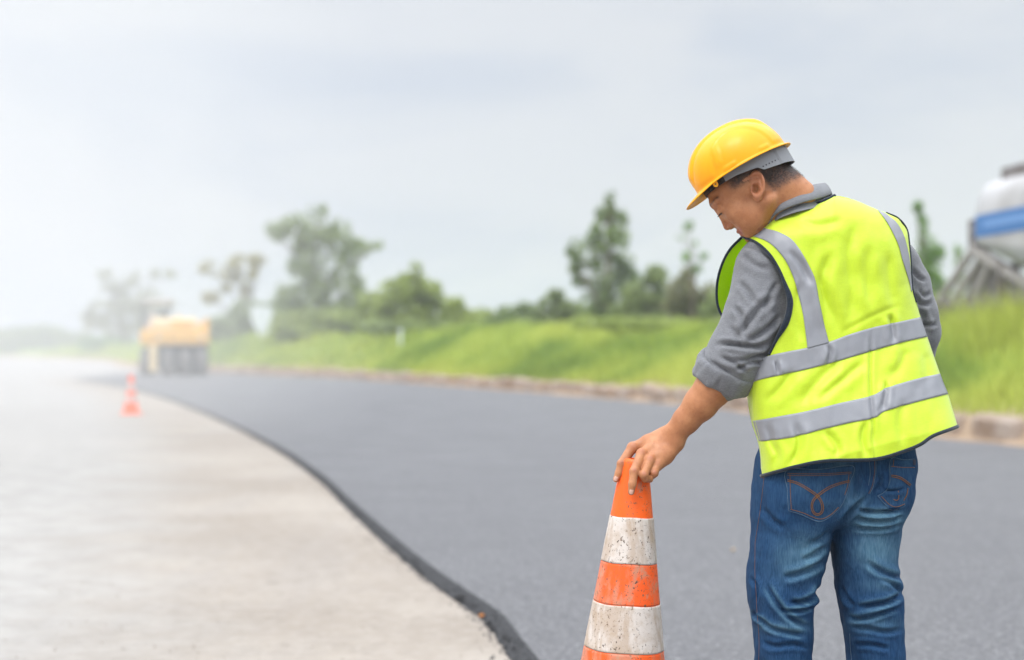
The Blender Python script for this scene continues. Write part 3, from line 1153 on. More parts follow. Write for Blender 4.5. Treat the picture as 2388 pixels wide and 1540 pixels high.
NECK0 = hw(-.035, 0, -.03)
NECKM = P(*HH(1030, 905), 3.375)
NECKB = P(*HH(1190, 1080), 3.41)


def neck_sdf(X, Y, Z):
    d = chain_d(X, Y, Z, [(NECK0, .056), (NECKM, .060), (NECKB, .066)], .02)
    d = smin(d, cone_d(X, Y, Z, hw(-.06, 0, .0), P(*HH(1170, 830), 3.36), .032, .045), .03)
    d = smin(d, cone_d(X, Y, Z, hw(-.012, .058, -.045), P(*HH(925, 1090), 3.36), .012, .013), .014)   # neck muscle
    return d


def hn_sdf(X, Y, Z):
    d = smin(head_sdf(X, Y, Z), neck_sdf(X, Y, Z), .018)
    # skin folds where the bent neck meets the jaw
    for (a, b) in (((800, 1010), (850, 1120)), ((840, 1000), (878, 1090))):
        A, B = P(*HH(*a), 3.31), P(*HH(*b), 3.32)
        d = smax(d, -cone_d(X, Y, Z, A, B, .0022, .003), .006)
    return d


# ---- arms and hands
def ZZ(x, y):        # enlarged hand
    return (1440 + np.asarray(x, float) * .25974) / 1.07203, (900 + np.asarray(y, float) * .25974) / 1.07203


def Zp(x, y, Y):
    return P(*ZZ(x, y), Y)


WR = Zp(905, 765, 3.372)
K_ = [Zp(545, 845, 3.372), Zp(632, 905, 3.345), Zp(712, 965, 3.333), Zp(778, 1012, 3.336)]
FING = [
    [K_[0], Zp(437, 1000, 3.352), Zp(412, 1088, 3.348), Zp(385, 1150, 3.346)],
    [K_[1], Zp(560, 1075, 3.306), Zp(542, 1195, 3.2985), Zp(531, 1272, 3.2985)],
    [K_[2], Zp(652, 1108, 3.302), Zp(668, 1140, 3.306), Zp(712, 1150, 3.316)],
    [K_[3], Zp(752, 1092, 3.318), Zp(735, 1112, 3.328), Zp(700, 1120, 3.338)],
]
FR = [[.0128, .0099, .0087, .0072], [.0126, .0106, .0092, .0077], [.0119, .0103, .0095, .0080], [.0112, .0093, .0084, .0072]]


def hand_sdf(X, Y, Z):
    palm = None
    heel = Zp(860, 800, 3.378)
    for k, q in enumerate(K_):
        st = WR + (K_[3] - K_[0]) * (.18 * (k - 1.5))
        e = chain_d(X, Y, Z, [(st, .0185), ((st + q) / 2 + (.0, .004, -.002), .0165), (q + (0, .003, -.001), .0118)], .008)
        palm = e if palm is None else smin(palm, e, .010)
    palm = smin(palm, chain_d(X, Y, Z, [(WR + (.004, .0, -.010), .019), (Zp(840, 930, 3.352), .018), (K_[3] + (0, .004, -.002), .012)], .01), .012)
    palm = smin(palm, chain_d(X, Y, Z, [(heel, .02), (Zp(700, 900, 3.385), .016)], .01), .015)
    d = palm
    for k in range(4):
        pts = list(zip(FING[k], FR[k]))
        e = chain_d(X, Y, Z, pts, .004)
        # knuckle swelling at the middle joint
        e = smin(e, np.sqrt((X - FING[k][1][0]) ** 2 + (Y - FING[k][1][1]) ** 2 + (Z - FING[k][1][2]) ** 2) - FR[k][1] * 1.01, .003)
        d = smin(d, e, .0035 if k else .005)
        d = smin(d, np.sqrt((X - K_[k][0]) ** 2 + (Y - K_[k][1] + .002) ** 2 + (Z - K_[k][2] - .001) ** 2) - .0118, .006)
    thumb = chain_d(X, Y, Z, [(WR + (-.008, .012, 0), .018), (Zp(740, 960, 3.405), .0145), (Zp(660, 1080, 3.418), .0112), (Zp(600, 1190, 3.412), .0085)], .006)
    d = smin(d, thumb, .006)
    # creases across the finger joints
    for k, j, w in ((0, 1, 1), (1, 1, 1), (1, 2, 1), (0, 2, 1)):
        a, b = FING[k][j], FING[k][min(3, j + 1)]
        t = (b - a) / np.linalg.norm(b - a)
        s = np.cross(t, (0, -1, 0))
        s /= np.linalg.norm(s)
        for o in (-.0022, .0016):
            cpt = a + t * o + np.array((0, -1, 0)) * (FR[k][j] * 1.06)
            d = smax(d, -cone_d(X, Y, Z, cpt - s * .0045, cpt + s * .0045, .0006, .0006), .0018)
    return d


def forearm_sdf(X, Y, Z):
    pts = [(P(1700, 862, 3.315), .045), (P(1664, 905, 3.33), .0430), (P(1634, 942, 3.342), .0385), (P(1600, 981, 3.355), .0305), (P(1577, 1008, 3.365), .0255), (WR, .0225)]
    d = chain_d(X, Y, Z, pts, .012)
    # wrist bone
    return smin(d, ell_d(X, Y, Z, Zp(950, 775, 3.352), (.009, .009, .009)), .012)


def larm_sdf(X, Y, Z):
    return smin(hand_sdf(X, Y, Z), forearm_sdf(X, Y, Z), .016)


# his other arm hangs forward, out of sight behind the vest
RS, RE = P(*VV(1030, 430), 3.43), P(*VV(1130, 700), 3.45)
RWR = RE + np.array((-.10, .20, -.10))


def rarm_sdf(X, Y, Z):
    d = chain_d(X, Y, Z, [(RS, .04), (RE, .038), (RE * .5 + RWR * .5, .040), (RWR, .026)], .02)
    for k in range(4):
        st = RWR + np.array((-.012 + .006 * k, .0, -.012 * k + .01))
        kn = st + np.array((-.05, .06, -.008 * k))
        m = kn + np.array((-.035, .01, -.028))
        tp = m + np.array((.004, -.012, -.026))
        d = smin(d, chain_d(X, Y, Z, [(st, .017), (kn, .0105), (m, .009), (tp, .0075)], .004), .006)
    th = chain_d(X, Y, Z, [(RWR, .018), (RWR + np.array((-.03, .0, -.03)), .012), (RWR + np.array((-.06, .015, -.05)), .009)], .006)
    return smin(d, th, .008)


PX, PY = P(1960, 0, 3.33)[0], 3.33
LEGX = {'l': P(1832, 0, 3.3)[0], 'r': P(2046, 0, 3.3)[0]}


def core_sdf(X, Y, Z):
    d = ell_d(X, Y, Z, P(*VV(730, 560), 3.38), (.135, .085, .24))
    d = smin(d, ell_d(X, Y, Z, P(*VV(720, 330), 3.40), (.13, .06, .08)), .06)
    d = smin(d, ell_d(X, Y, Z, P(*VV(800, 1100), 3.34), (.13, .085, .20)), .06)
    d = smin(d, chain_d(X, Y, Z, [(P(*VV(520, 380), 3.37), .04), (P(*VV(385, 430), 3.34), .038), (P(*VV(320, 750), 3.32), .042), (P(1664, 905, 3.33), .042)], .03), .05)
    d = smin(d, rarm_sdf(X, Y, Z), .03)
    d = smin(d, neck_sdf(X, Y, Z) + .006, .03)
    for sd in 'lr':
        x = LEGX[sd]
        d = smin(d, chain_d(X, Y, Z, [((x * .8 + PX * .2, 3.33, .86), .056), ((x * .94 + PX * .06, 3.33, .66), .050), ((x * .96 + PX * .04, 3.32, .48), .044), ((x, 3.335, .30), .042), ((x, 3.35, .09), .034)], .03), .05)
        d = smin(d, chain_d(X, Y, Z, [((x, 3.345, .05), .036), ((x, 3.50, .035), .032)], .02), .02)
    return d


parts = []


def region(fn, pts, pad, h):
    q = np.array(pts)
    return sdf_mesh(fn, q.min(0) - pad, q.max(0) + pad, h)


v1, f1 = region(hn_sdf, [hw(.12, .08, -.1), hw(-.1, -.08, .13), hw(.1, .08, .13), hw(-.1, .08, -.08), hw(.12, -.08, -.1), NECKB], .03, .0021)
v2, f2 = region(larm_sdf, [P(1700, 862, 3.315), FING[1][3], K_[0], FING[0][3], WR, Zp(600, 1190, 3.412)], .055, .0019)
v3, f3 = sdf_mesh(core_sdf, (P(*VV(60, 0), 3.2)[0] - .1, 3.1, -.01), (P(*VV(1300, 0), 3.3)[0] + .1, 3.85, 1.56), .011)


def keep_side(v, f, test):
    m = test(v)
    fm = m[f].all(1)
    return v, f[fm]


# the coarse core lies wholly under the clothing
v3, f3 = keep_side(v3, f3, lambda v: ~((np.hypot(v[:, 0] - P(1664, 905, 3.33)[0], v[:, 2] - P(1664, 905, 3.33)[2]) < .05)))
base = np.array((P(1940, 0, 3.33)[0], 3.33, 0))
allv = np.vstack((v1, v2, v3))
allf = np.vstack((f1, f2 + len(v1), f3 + len(v1) + len(v2)))
person = mk('person', allv, allf, m_skin, origin=base)
tag(person, 'worker in yellow hard hat, lime vest, grey shirt and blue jeans gripping the large cone', 'person')
# colour zones of the skin itself: cropped hair on the scalp, rosier knuckles, ear and nose
f, l, u = headlocal(*v1.T)
nz = vnoise(v1, 220, 3) * .5 + vnoise(v1, 60, 4) * .5
side = smoothstep(.03, .06, np.abs(l))
hl_back = smoothstep(-.016, -.034, f) * smoothstep(-.058, -.008, u + .12 * np.clip(-f - .05, 0, 1) + .012 * (nz - .5))
hl_side = smoothstep(.066, .030, f + .010 * (nz - .5)) * smoothstep(.006, .034, u + .008 * (nz - .5)) * side
over_ear = smoothstep(.022, .040, u) * smoothstep(.055, .015, f)
stub = np.clip(np.maximum(hl_back, np.maximum(hl_side, over_ear)), 0, 1)
ear_m = (l > .0782) | ((np.abs(f + .004) < .021) & (u < .028) & (u > -.036) & (l > .0735))
stub = np.where(ear_m, 0, stub)
brow = np.exp(-((u - .0305 - .05 * (.098 - f)) / .0035) ** 2) * smoothstep(.075, .085, f) * smoothstep(.008, .014, np.abs(l)) * .9
lid = np.exp(-((u + .0035) / .0018) ** 2) * smoothstep(.094, .099, f) * (np.abs(np.abs(l) - .034) < .014)
stub = np.clip(np.maximum(stub * (.72 + .3 * nz), np.maximum(brow * nz * 1.4, lid)), 0, 1)
pink = np.clip(.9 * np.exp(-((u + .0635) / .011) ** 2) * smoothstep(.078, .086, f) + .35 * np.exp(-(((f - .104) ** 2 + (u + .034) ** 2) / .0002)) + .35 * ear_m, 0, 1)
stub_all = np.zeros(len(allv))
stub_all[:len(v1)] = stub
pink_all = np.zeros(len(allv))
pink_all[:len(v1)] = pink
for k in range(4):
    for q, r in ((K_[k], .010), (FING[k][1], .007)):
        dd = np.linalg.norm(allv - q - np.array((0, -.008, .004)), axis=1)
        pink_all = np.maximum(pink_all, .55 * np.exp(-(dd / r) ** 2))
set_attr(person, 'stubble', stub_all)
set_attr(person, 'pink', pink_all)

# finger nails
for k, up in ((0, (-.25, -.95, .1)), (1, (0, -1, .12))):
    a, b = FING[k][2], FING[k][3]
    t = (b - a) / np.linalg.norm(b - a)
    up = np.array(up, float)
    up = up - t * (up @ t)
    up /= np.linalg.norm(up)
    s = np.cross(t, up)
    rr = FR[k][3]
    g = []
    for i in range(9):
        for j in range(9):
            x, y = (i / 8 - .5) * 2, (j / 8 - .5) * 2
            hw_ = .0050 * (1 - .25 * max(0, y) ** 3)
            ang = x * hw_ / rr
            g.append(b + t * (-.0005 + y * .0056 - .0012 * x * x) + s * math.sin(ang) * (rr + .0004) + up * (math.cos(ang) * (rr + .0008) - (.0005 if abs(x) > .9 or abs(y) > .9 else 0) - .0009 * max(0, y)))
    mk('fingernail', np.array(g), grid_faces(9, 9), m_nail, person)

# short hair under the helmet: fine tapered strands lying along the scalp
cand = np.where((stub > .35) & (u < .075) & (np.abs(brow) < .2) & (f < .07))[0]
nrm1 = vnormals(v1, f1)
pick = R.choice(cand, 9000)
p0 = v1[pick] + R.normal(0, .0008, (9000, 3))
n0 = nrm1[pick]
dirs = n0 * .55 - F_ * .55 - U_ * .45 + R.normal(0, .28, (9000, 3))
dirs /= np.linalg.norm(dirs, axis=1)[:, None]
ln = (.0018 + .0045 * stub[pick] ** 2 * R.uniform(.5, 1.1, 9000))[:, None]
sw = np.cross(dirs, n0)
sw /= np.linalg.norm(sw, axis=1)[:, None] + 1e-9
hv = np.stack((p0 - sw * .00022, p0 + sw * .00022, p0 + dirs * ln), 1).reshape(-1, 3)
mk('hair', hv, np.arange(27000).reshape(-1, 3), m_hair, person, smooth=False)
# eyelashes
mb = MB()
for k in range(12):
    l0 = .022 + .002 * k
    a = hw(.1035 - .012 * ((l0 - .033) / .014) ** 2, l0, -.002)
    mb.tube([a, a + F_ * .004 - U_ * .002, a + F_ * .0075 - U_ * .002 + L_ * .001 * (k - 6) * .3], np.array([.0004, .0003, .0001]), seg=3)
mb.build('eyelashes', m_lash, person)

# ---- hard hat
yh, ph_ = RAD(10), RAD(29.5)
HF = np.array((-math.cos(yh) * math.cos(ph_), math.sin(yh) * math.cos(ph_), -math.sin(ph_)))
HU = np.array((-math.cos(yh) * math.sin(ph_), math.sin(yh) * math.sin(ph_), math.cos(ph_)))
HLt = np.array((-math.sin(yh), -math.cos(yh), 0.0))
hat_c = P(*HH(692, 592), 3.355)


def hatw(f, l, u):
    f, l, u = np.asarray(f, float)[..., None], np.asarray(l, float)[..., None], np.asarray(u, float)[..., None]
    return hat_c + f * HF + l * HLt + u * HU


NA, NR = 160, 60
A, B, C_ = .1165, .098, .1045
ang = np.linspace(0, 2 * math.pi, NA, endpoint=False)[None]
th = np.linspace(0, 1, NR)[:, None]


def shell(off):
    ph = (th * math.pi / 2)
    sc = np.sin(ph) ** .93
    cu = np.cos(ph) ** .90
    ff = (A + off) * np.cos(ang) * sc
    ll = (B + off) * np.sin(ang) * sc
    uu = (C_ + off) * cu + 0 * ang
    k = smoothstep(.0, .12, cu)
    # raised centre rib with a step each side, and a second softer step
    rib = .0062 * smoothstep(.030, .0235, np.abs(ll)) + .0016 * smoothstep(.0065, .0035, np.abs(ll))
    arc = np.hypot((ff + .012) / .076, uu / .083)
    side = .0026 * smoothstep(.97, 1.03, arc)
    bump = (rib * smoothstep(.05, .45, cu) * smoothstep(-.112, -.08, ff) + side * smoothstep(.02, .05, np.abs(ll)) * k)
    # shallow raised panels in front of and behind the temples
    pan = .0018 * smoothstep(.010, .006, np.abs(ff - .048 + .25 * uu)) * smoothstep(.085, .055, uu) * smoothstep(.01, .03, uu)
    slot = .0022 * smoothstep(.017, .0145, np.abs(ff - .022)) * smoothstep(.0055, .004, np.abs(uu - .008))
    slot = slot + .0022 * smoothstep(.012, .0095, np.abs(ff + .066)) * smoothstep(.0055, .004, np.abs(uu - .008))
    bump = bump + (pan + slot) * smoothstep(.05, .07, np.abs(ll))
    nl = np.sqrt((ff / A ** 2) ** 2 + (ll / B ** 2) ** 2 + (uu / C_ ** 2) ** 2) + 1e-9
    return ff + bump * ff / A ** 2 / nl, ll + bump * ll / B ** 2 / nl, uu + bump * uu / C_ ** 2 / nl


fo, lo, uo = shell(0)
fi, li, ui = shell(-.0028)
rows = [hatw(fo[k], lo[k], uo[k]) for k in range(NR)]
ca, sa = np.cos(ang[0]), np.sin(ang[0])
peak = smoothstep(.35, 1.0, ca)
# rim: fillet, flange, drip edge, then back underneath
for w, dz in ((.0025, -.0016), (.0055, -.0024), (.0085, -.0030), (.0098, -.0042), (.0094, -.0062), (.0080, -.0064), (.0040, -.0056), (-.001, -.0045)):
    e = w / .0098
    ext = w + .031 * peak * min(1, max(e, 0)) ** 1.0 + .002 * smoothstep(-.6, -1, ca) * e
    rr_f, rr_l = A + ext, B + w
    drop = dz - .012 * peak ** 1.5 * min(1, max(0, e)) ** 1.6 + .0035 * sa ** 2 - .0008 * 0
    rows.append(hatw(rr_f * ca, rr_l * sa, drop - .002))
for k in range(NR - 1, -1, -1):
    rows.append(hatw(fi[k], li[k], ui[k] - (.0015 if k > NR - 3 else 0)))
HV = np.stack(rows)
hat = mk('hard_hat', HV.reshape(-1, 3), grid_faces(len(rows), NA, True)[:, ::-1], m_shell, person)

# suspension band: front black, rear grey adjusting strap with holes
aa = np.linspace(0, 2 * math.pi, 200, endpoint=False)
cf = np.cos(aa)
fb_ = .1055 * cf - .004
lb_ = .0875 * np.sin(aa)
bot = np.interp(fb_, [-.11, -.10, -.04, -.030, .02, .049, .107], [-.049, -.047, -.038, -.0265, -.0175, -.0165, -.0165])
topb = np.interp(fb_, [-.11, -.09, -.06, .1], [-.012, .004, .006, .006])
fb_ = np.where(fb_ < -.08, fb_ - .004, fb_)


def band(name, sel, m, t=.0022, grow=0.0):
    i = np.where(sel)[0]
    f_, l_, b__, t__ = fb_[i], lb_[i], bot[i], topb[i]
    nrm = np.stack((f_ / .1055 ** 2, l_ / .0875 ** 2), 1)
    nrm /= np.linalg.norm(nrm, axis=1)[:, None]
    ring = []
    for (o, s) in ((grow, 1), (grow + t, 1), (grow + t, 0), (grow, 0)):
        hh = t__ * s + b__ * (1 - s)
        # stands a little off the scalp, leaning in with depth
        lean = -.10 * (hh < 0) * hh * 0
        ring.append(hatw(f_ + nrm[:, 0] * (o - lean), l_ + nrm[:, 1] * (o - lean), hh))
    g = np.stack(ring, 1)
    F = grid_faces(len(i), 4, True)
    return mk(name, g.reshape(-1, 3), np.vstack((F, [[0, 1, 2, 3]], [[(len(i) - 1) * 4 + k for k in (3, 2, 1, 0)]])), m, hat, smooth=False)


sel_g = (fb_ < .052)
band('rear_strap', np.r_[[False] * 0, sel_g], m_strap)
i_front = np.where(fb_ > .046)[0]
order = np.r_[i_front[i_front > 100], i_front[i_front <= 100]]
fb_, lb_, bot, topb = fb_[order], lb_[order], bot[order], topb[order]
band('sweatband', np.ones(len(order), bool), m_black, t=.003, grow=-.0005)
# dark holes in the strap, drawn where the strap shows them
fb_full = .1055 * cf - .004
mb = MB()
for t in np.linspace(0, 1, 8):
    hx, hy = 878 + 168 * t, 616 - 92 * t
    dx = (hx - 692) * .27259 * SC
    dz = -(hy - 592) * .27259 * SC
    f_ = (dx * -math.cos(ph_) - dz * math.sin(ph_)) * 1.02
    u_ = dx * -math.sin(ph_) + dz * math.cos(ph_)
    f0 = max(f_, -.104)
    l_ = .0875 * math.sqrt(max(0, 1 - ((f0 + .004) / .1055) ** 2))
    nr = np.array(((f0 + .004) / .1055 ** 2, l_ / .0875 ** 2))
    nr /= np.linalg.norm(nr)
    tg = np.array((-nr[1], nr[0]))
    o = []
    rr = .0019 if t < .7 else .0014
    for q in np.linspace(0, 2 * math.pi, 10, endpoint=False):
        o.append(hatw(f0 + nr[0] * .0027 + tg[0] * rr * math.cos(q), l_ + nr[1] * .0027 + tg[1] * rr * math.cos(q), u_ + rr * math.sin(q)))
    mb.add(np.array(o), [list(range(10))])
mb.build('strap_holes', m_black, hat)
# moulded lug with a hole at the front of the rim, and inner cradle tabs
mb = MB()
lug = []
for t_ in (-.0012, .0012):
    for q in np.linspace(0, 2 * math.pi, 14, endpoint=False):
        lug.append(hatw(.071 + .0062 * math.cos(q), .0815 + t_, -.0085 + .0082 * math.sin(q) - .001 * (math.sin(q) < 0)))
mb.add(np.array(lug), grid_faces(2, 14, True).tolist() + [list(range(14)), list(range(14, 28))[::-1]])
mb.build('lug', m_shell, hat)
mb = MB()
mb.add(np.array([hatw(.071 + .0016 * math.cos(q), .0832, -.0105 + .0016 * math.sin(q)) for q in np.linspace(0, 2 * math.pi, 10, endpoint=False)]), [list(range(10))])
mb.build('lug_hole', m_black, hat)
mb = MB()
for q in (-2.3, 2.3, 2.75, -2.75, .7, -.7):
    c0 = hatw(.098 * math.cos(q), .082 * math.sin(q), -.004)
    MB().box(c0, (.018, .018, .012), bev=.002).build('cradle_tab', m_black, hat)

# ---- torso surface that the shirt and the vest share
RS_ = np.array([20, 135, 230, 330, 440, 567, 738, 843, 1030, 1136, 1306, 1420], float)
RL = np.array([330, 288, 283, 282, 288, 298, 315, 318, 340, 366, 384, 390], float)
RR = np.array([1000, 1020, 1070, 1104, 1114, 1124, 1160, 1194, 1252, 1289, 1332, 1360], float)
TOPX = np.array([200, 300, 345, 390, 450, 560, 660, 742, 840, 935, 990, 1050, 1092, 1120, 1200], float)
TOPY = np.array([300, 274, 245, 228, 176, 143, 115, 78, 98, 140, 160, 188, 240, 330, 500], float)
VEST_FOLDS = [
    ([(925, 690), (918, 800), (915, 1000), (928, 1180), (932, 1345)], .004, 9),
    ([(1005, 640), (1022, 700), (1030, 800)], .007, 14),
    ([(985, 960), (990, 1010), (972, 1120)], .006, 12),
    ([(735, 330), (700, 420), (690, 520), (730, 640), (765, 740)], .006, 24),
    ([(650, 420), (690, 560), (700, 760)], .0035, 20),
    ([(840, 190), (815, 330), (830, 520), (820, 720)], .005, 28),
    ([(905, 300), (900, 480), (930, 640)], .0035, 26),
    ([(1000, 330), (1010, 480), (1040, 640)], .0035, 26),
    ([(590, 470), (560, 620), (590, 800)], .003, 18),
    ([(520, 330), (590, 420), (640, 520)], .005, 14),
    ([(560, 900), (480, 1010), (400, 1080)], .0045, 22),
    ([(780, 860), (680, 960), (560, 1100)], .0045, 28),
    ([(900, 860), (820, 930), (640, 1080)], .004, 20),
    ([(460, 870), (475, 940)], .006, 8),
    ([(710, 790), (722, 830), (705, 900)], .005, 10),
    ([(560, 1160), (575, 1280), (530, 1390)], .006, 18),
    ([(420, 1160), (440, 1260), (470, 1330), (440, 1400)], .006, 18),
    ([(1100, 800), (1060, 900), (1000, 960)], .0035, 24),
    ([(1180, 820), (1190, 920), (1180, 1010)], .0035, 22),
    ([(1080, 1040), (1060, 1160), (1080, 1290)], .004, 24),
    ([(700, 1200), (760, 1290), (740, 1345)], .005, 16),
    ([(1090, 600), (960, 640), (760, 745)], .0012, 12),
    ([(540, 190), (660, 220), (800, 190)], .004, 22),
    ([(900, 1150), (880, 1240), (900, 1340)], .005, 14),
]


def row_s(x, y):
    return y + .255 * (x - 850)


def tshape(x, s):
    L, Rr = np.interp(s, RS_, RL), np.interp(s, RS_, RR)
    t = np.clip((x - (L + Rr) / 2) / ((Rr - L) / 2), -1, 1)
    return (1 - np.abs(t) ** 2.5) ** .40, t


def torso_Y(x, y, front=False):
    s = row_s(x, y)
    sh, t = tshape(x, s)
    q = np.clip((y - np.interp(x, TOPX, TOPY)) / 190, 0, 1)
    g = np.sqrt(np.clip(1 - (1 - q) ** 2, 0, 1))
    Dc = 3.335 + .055 * np.clip(1 - s / 1306, 0, 1.1)
    b = np.interp(s, [0, 300, 567, 843, 1030, 1306], [.115, .125, .130, .128, .150, .178])
    if front:
        return Dc + b * sh
    return Dc - b * sh * (.36 + .64 * g)


def vest_pt(x, y, off=0.0):
    Y = torso_Y(x, y)
    p = Pv(*VV(x, y), Y)
    fd = 1.3 * creases(x, y, VEST_FOLDS) + .02 * smoothstep(1150, 1325, x) * smoothstep(900, 1250, y)
    q = np.stack((x / 100, y / 100, 0 * x), -1)
    fd = fd + (vnoise(q, .9, 51) - .5) * .009 + (vnoise(q * np.array((2.6, 1, 1)), 1.2, 52) - .5) * .0030 + (vnoise(q, 5, 53) - .5) * .0004
    Y2 = Y - fd - off
    return Pv(*VV(x, y), Y2) * 0 + np.stack((p[..., 0], Y2, p[..., 2]), -1)


bl = [(392, 1425), (388, 1335), (374, 1257), (343, 1157), (322, 1010), (345, 915), (428, 842), (466, 765), (506, 692), (526, 625), (527, 570), (503, 500), (472, 425), (430, 358), (370, 303), (300, 274)]
bt = [(300, 274), (345, 245), (390, 228), (450, 176), (560, 143), (660, 115), (742, 78), (840, 98), (935, 140), (990, 160)]
br = [(1325, 1185), (1285, 1030), (1250, 932), (1190, 755), (1157, 660), (1136, 590), (1118, 520), (1112, 420), (1104, 320), (1092, 240), (1050, 188), (990, 160)]
bb = [(392, 1425), (550, 1382), (700, 1353), (930, 1345), (1060, 1311), (1150, 1275), (1220, 1228), (1325, 1185)]
NU, NV = 190, 210
G = coons(bl, br, bb, bt, NU, NV)
back = vest_pt(G[..., 0], G[..., 1])
# hem right corner and lower edge stand off the body
flare = smoothstep(1150, 1325, G[..., 0]) * smoothstep(900, 1250, G[..., 1])


def armhole(pts, n=60):
    return spline(pts, n)


# left front panel: seen from inside through the armhole
fl = [((300, 274), None), ((240, 336), 3.372), ((202, 408), 3.400), ((180, 490), 3.415), ((177, 575), 3.418), ((190, 630), 3.418), ((212, 672), 3.415),
      ((262, 780), 3.405), ((300, 900), 3.385), ((322, 1010), None), ((343, 1157), None), ((374, 1257), None), ((388, 1335), None), ((392, 1425), None)]
E2 = np.array([(x, y, (torso_Y(np.array(float(x)), np.array(float(y))) if Y is None else Y)) for (x, y), Y in fl], float)
E2 = spline(E2, 130)
cfront = spline(np.array([(470, 150, 3.44), (560, 400, 3.50), (600, 700, 3.49), (620, 1000, 3.47), (640, 1400, 3.47)], float), 130)
NW = 44
fp = []
for k in range(NW):
    t = k / (NW - 1)
    q = E2 * (1 - t) + cfront * t
    x, y, Y = q[:, 0], q[:, 1], q[:, 2]
    Y = Y + .045 * math.sin(math.pi * t) ** .8 + .030 * smoothstep(0, .16, t) * smoothstep(250, 400, E2[:, 1]) * smoothstep(1000, 700, E2[:, 1])
    fp.append(Pv(*VV(x, y), Y))
front_l = np.stack(fp)
# right front panel, out of sight
rr_pts = np.array([(990, 160, 0), (1085, 235, 3.42), (1105, 330, 3.44), (1112, 450, 3.44), (1120, 520, 0), (1157, 660, 0), (1190, 755, 0), (1250, 932, 0), (1285, 1030, 0), (1325, 1185, 0)], float)
for q in rr_pts:
    if q[2] == 0:
        q[2] = torso_Y(q[0], q[1])
E3_ = spline(rr_pts, 100)
cf2 = spline(np.array([(760, 120, 3.45), (700, 400, 3.51), (690, 700, 3.50), (680, 1000, 3.48), (680, 1380, 3.48)], float), 100)
fr = []
for k in range(30):
    t = k / 29
    q = E3_ * (1 - t) + cf2 * t
    fr.append(Pv(*VV(q[:, 0], q[:, 1]), q[:, 2] + .05 * math.sin(math.pi * t)))
front_r = np.stack(fr)
mbv = MB()
mbv.add(back.reshape(-1, 3), grid_faces(NV, NU))
mbv.add(front_l.reshape(-1, 3), grid_faces(NW, 130))
mbv.add(front_r.reshape(-1, 3), grid_faces(30, 100))
vest = mbv.build('safety_vest', m_vest, person, smooth=True)
m_vest2 = cloth_mat('hi_vis_front_lit', (.57, .78, .008), (.62, .83, .012), 700, .55, .05, .5, .12)  # same fabric, made brighter and more translucent so the front panels look lit
leafy(m_vest2, .55)
vest.data.materials.append(m_vest2)
_nb = (NU - 1) * (NV - 1)
vest.data.polygons.foreach_set('material_index', [0] * _nb + [1] * (len(vest.data.polygons) - _nb))
sol = vest.modifiers.new('thickness', 'SOLIDIFY')
sol.thickness = .0012
sol.offset = 0

# black binding on every edge
mb = MB()
bd = []
arm_back = vest_pt(*spline(bl[6:], 90).T, .001)
_ar = .0033 + .0042 * smoothstep(.08, .25, np.linspace(0, 1, 90)) * smoothstep(.62, .40, np.linspace(0, 1, 90))
edges = [(arm_back, _ar), (Pv(*VV(*E2[:78, :2].T), E2[:78, 2]), .0032), (vest_pt(*spline(bt[2:7], 60).T, .0065), .0045), (vest_pt(*spline(br[5:], 60).T, .001), .0030)]
hem = vest_pt(*spline(bb, 140).T, .0005)
edges.append((hem, .0042))
for p_, r_ in edges:
    MB().tube(p_, r_, seg=8, flat=1.0).build('edge_binding', m_bind, vest, smooth=True)
# centre seam and bottom side placket
mb = MB()
sp_ = spline([(922, 840), (916, 920), (916, 1040), (926, 1160), (932, 1335)], 50)
mb.tube(vest_pt(*sp_.T, .0012), .0009, seg=5)
mb.build('seam', m_vest, vest, smooth=True)
mb = MB()
sp_ = spline([(350, 985), (352, 1060), (360, 1150), (384, 1250), (396, 1330)], 40)
mb.tube(vest_pt(*sp_.T, .0015), .0009, seg=5)
mb.build('seam', m_vest, vest, smooth=True)


# reflective tape
def strip(a, b, n, m=9, off=.0022):
    A_, B_ = spline(a, n), spline(b, n)
    t = np.linspace(0, 1, m)[None, :, None]
    g = A_[:, None] * (1 - t) + B_[:, None] * t
    return vest_pt(g[..., 0], g[..., 1], off), n, m


def tape(a, b, n, off, flip=False):
    p_, n_, m_ = strip(a, b, n, 11, off)
    F = grid_faces(n_, m_)
    o = mk('reflective_band', p_.reshape(-1, 3), F[:, ::-1] if flip else F, m_tape, vest)
    s2 = o.modifiers.new('thickness', 'SOLIDIFY')
    s2.thickness = .0007
    s2.offset = 0
    return o


tape([(337, 880), (430, 846), (520, 826), (610, 808), (715, 780), (820, 742), (930, 710), (1050, 684), (1156, 661)],
     [(322, 985), (372, 965), (430, 950), (560, 922), (700, 888), (810, 856), (920, 824), (1060, 784), (1190, 755)], 150, .0022)
tape([(344, 1160), (390, 1154), (500, 1134), (600, 1115), (760, 1076), (915, 1040), (990, 1002), (1120, 962), (1250, 932)],
     [(374, 1257), (400, 1257), (540, 1238), (700, 1196), (820, 1168), (930, 1145), (990, 1110), (1140, 1068), (1285, 1030)], 150, .0022)
tape([(325, 262), (420, 298), (492, 368), (545, 470), (582, 600), (600, 710), (612, 812)],
     [(397, 231), (480, 255), (556, 310), (642, 465), (668, 580), (692, 690), (716, 784)], 110, .0030)
tape([(948, 146), (1000, 212), (1048, 305), (1072, 395), (1103, 492), (1113, 540)],
     [(988, 163), (1040, 206), (1076, 265), (1096, 340), (1108, 420), (1116, 530)], 80, .0030)

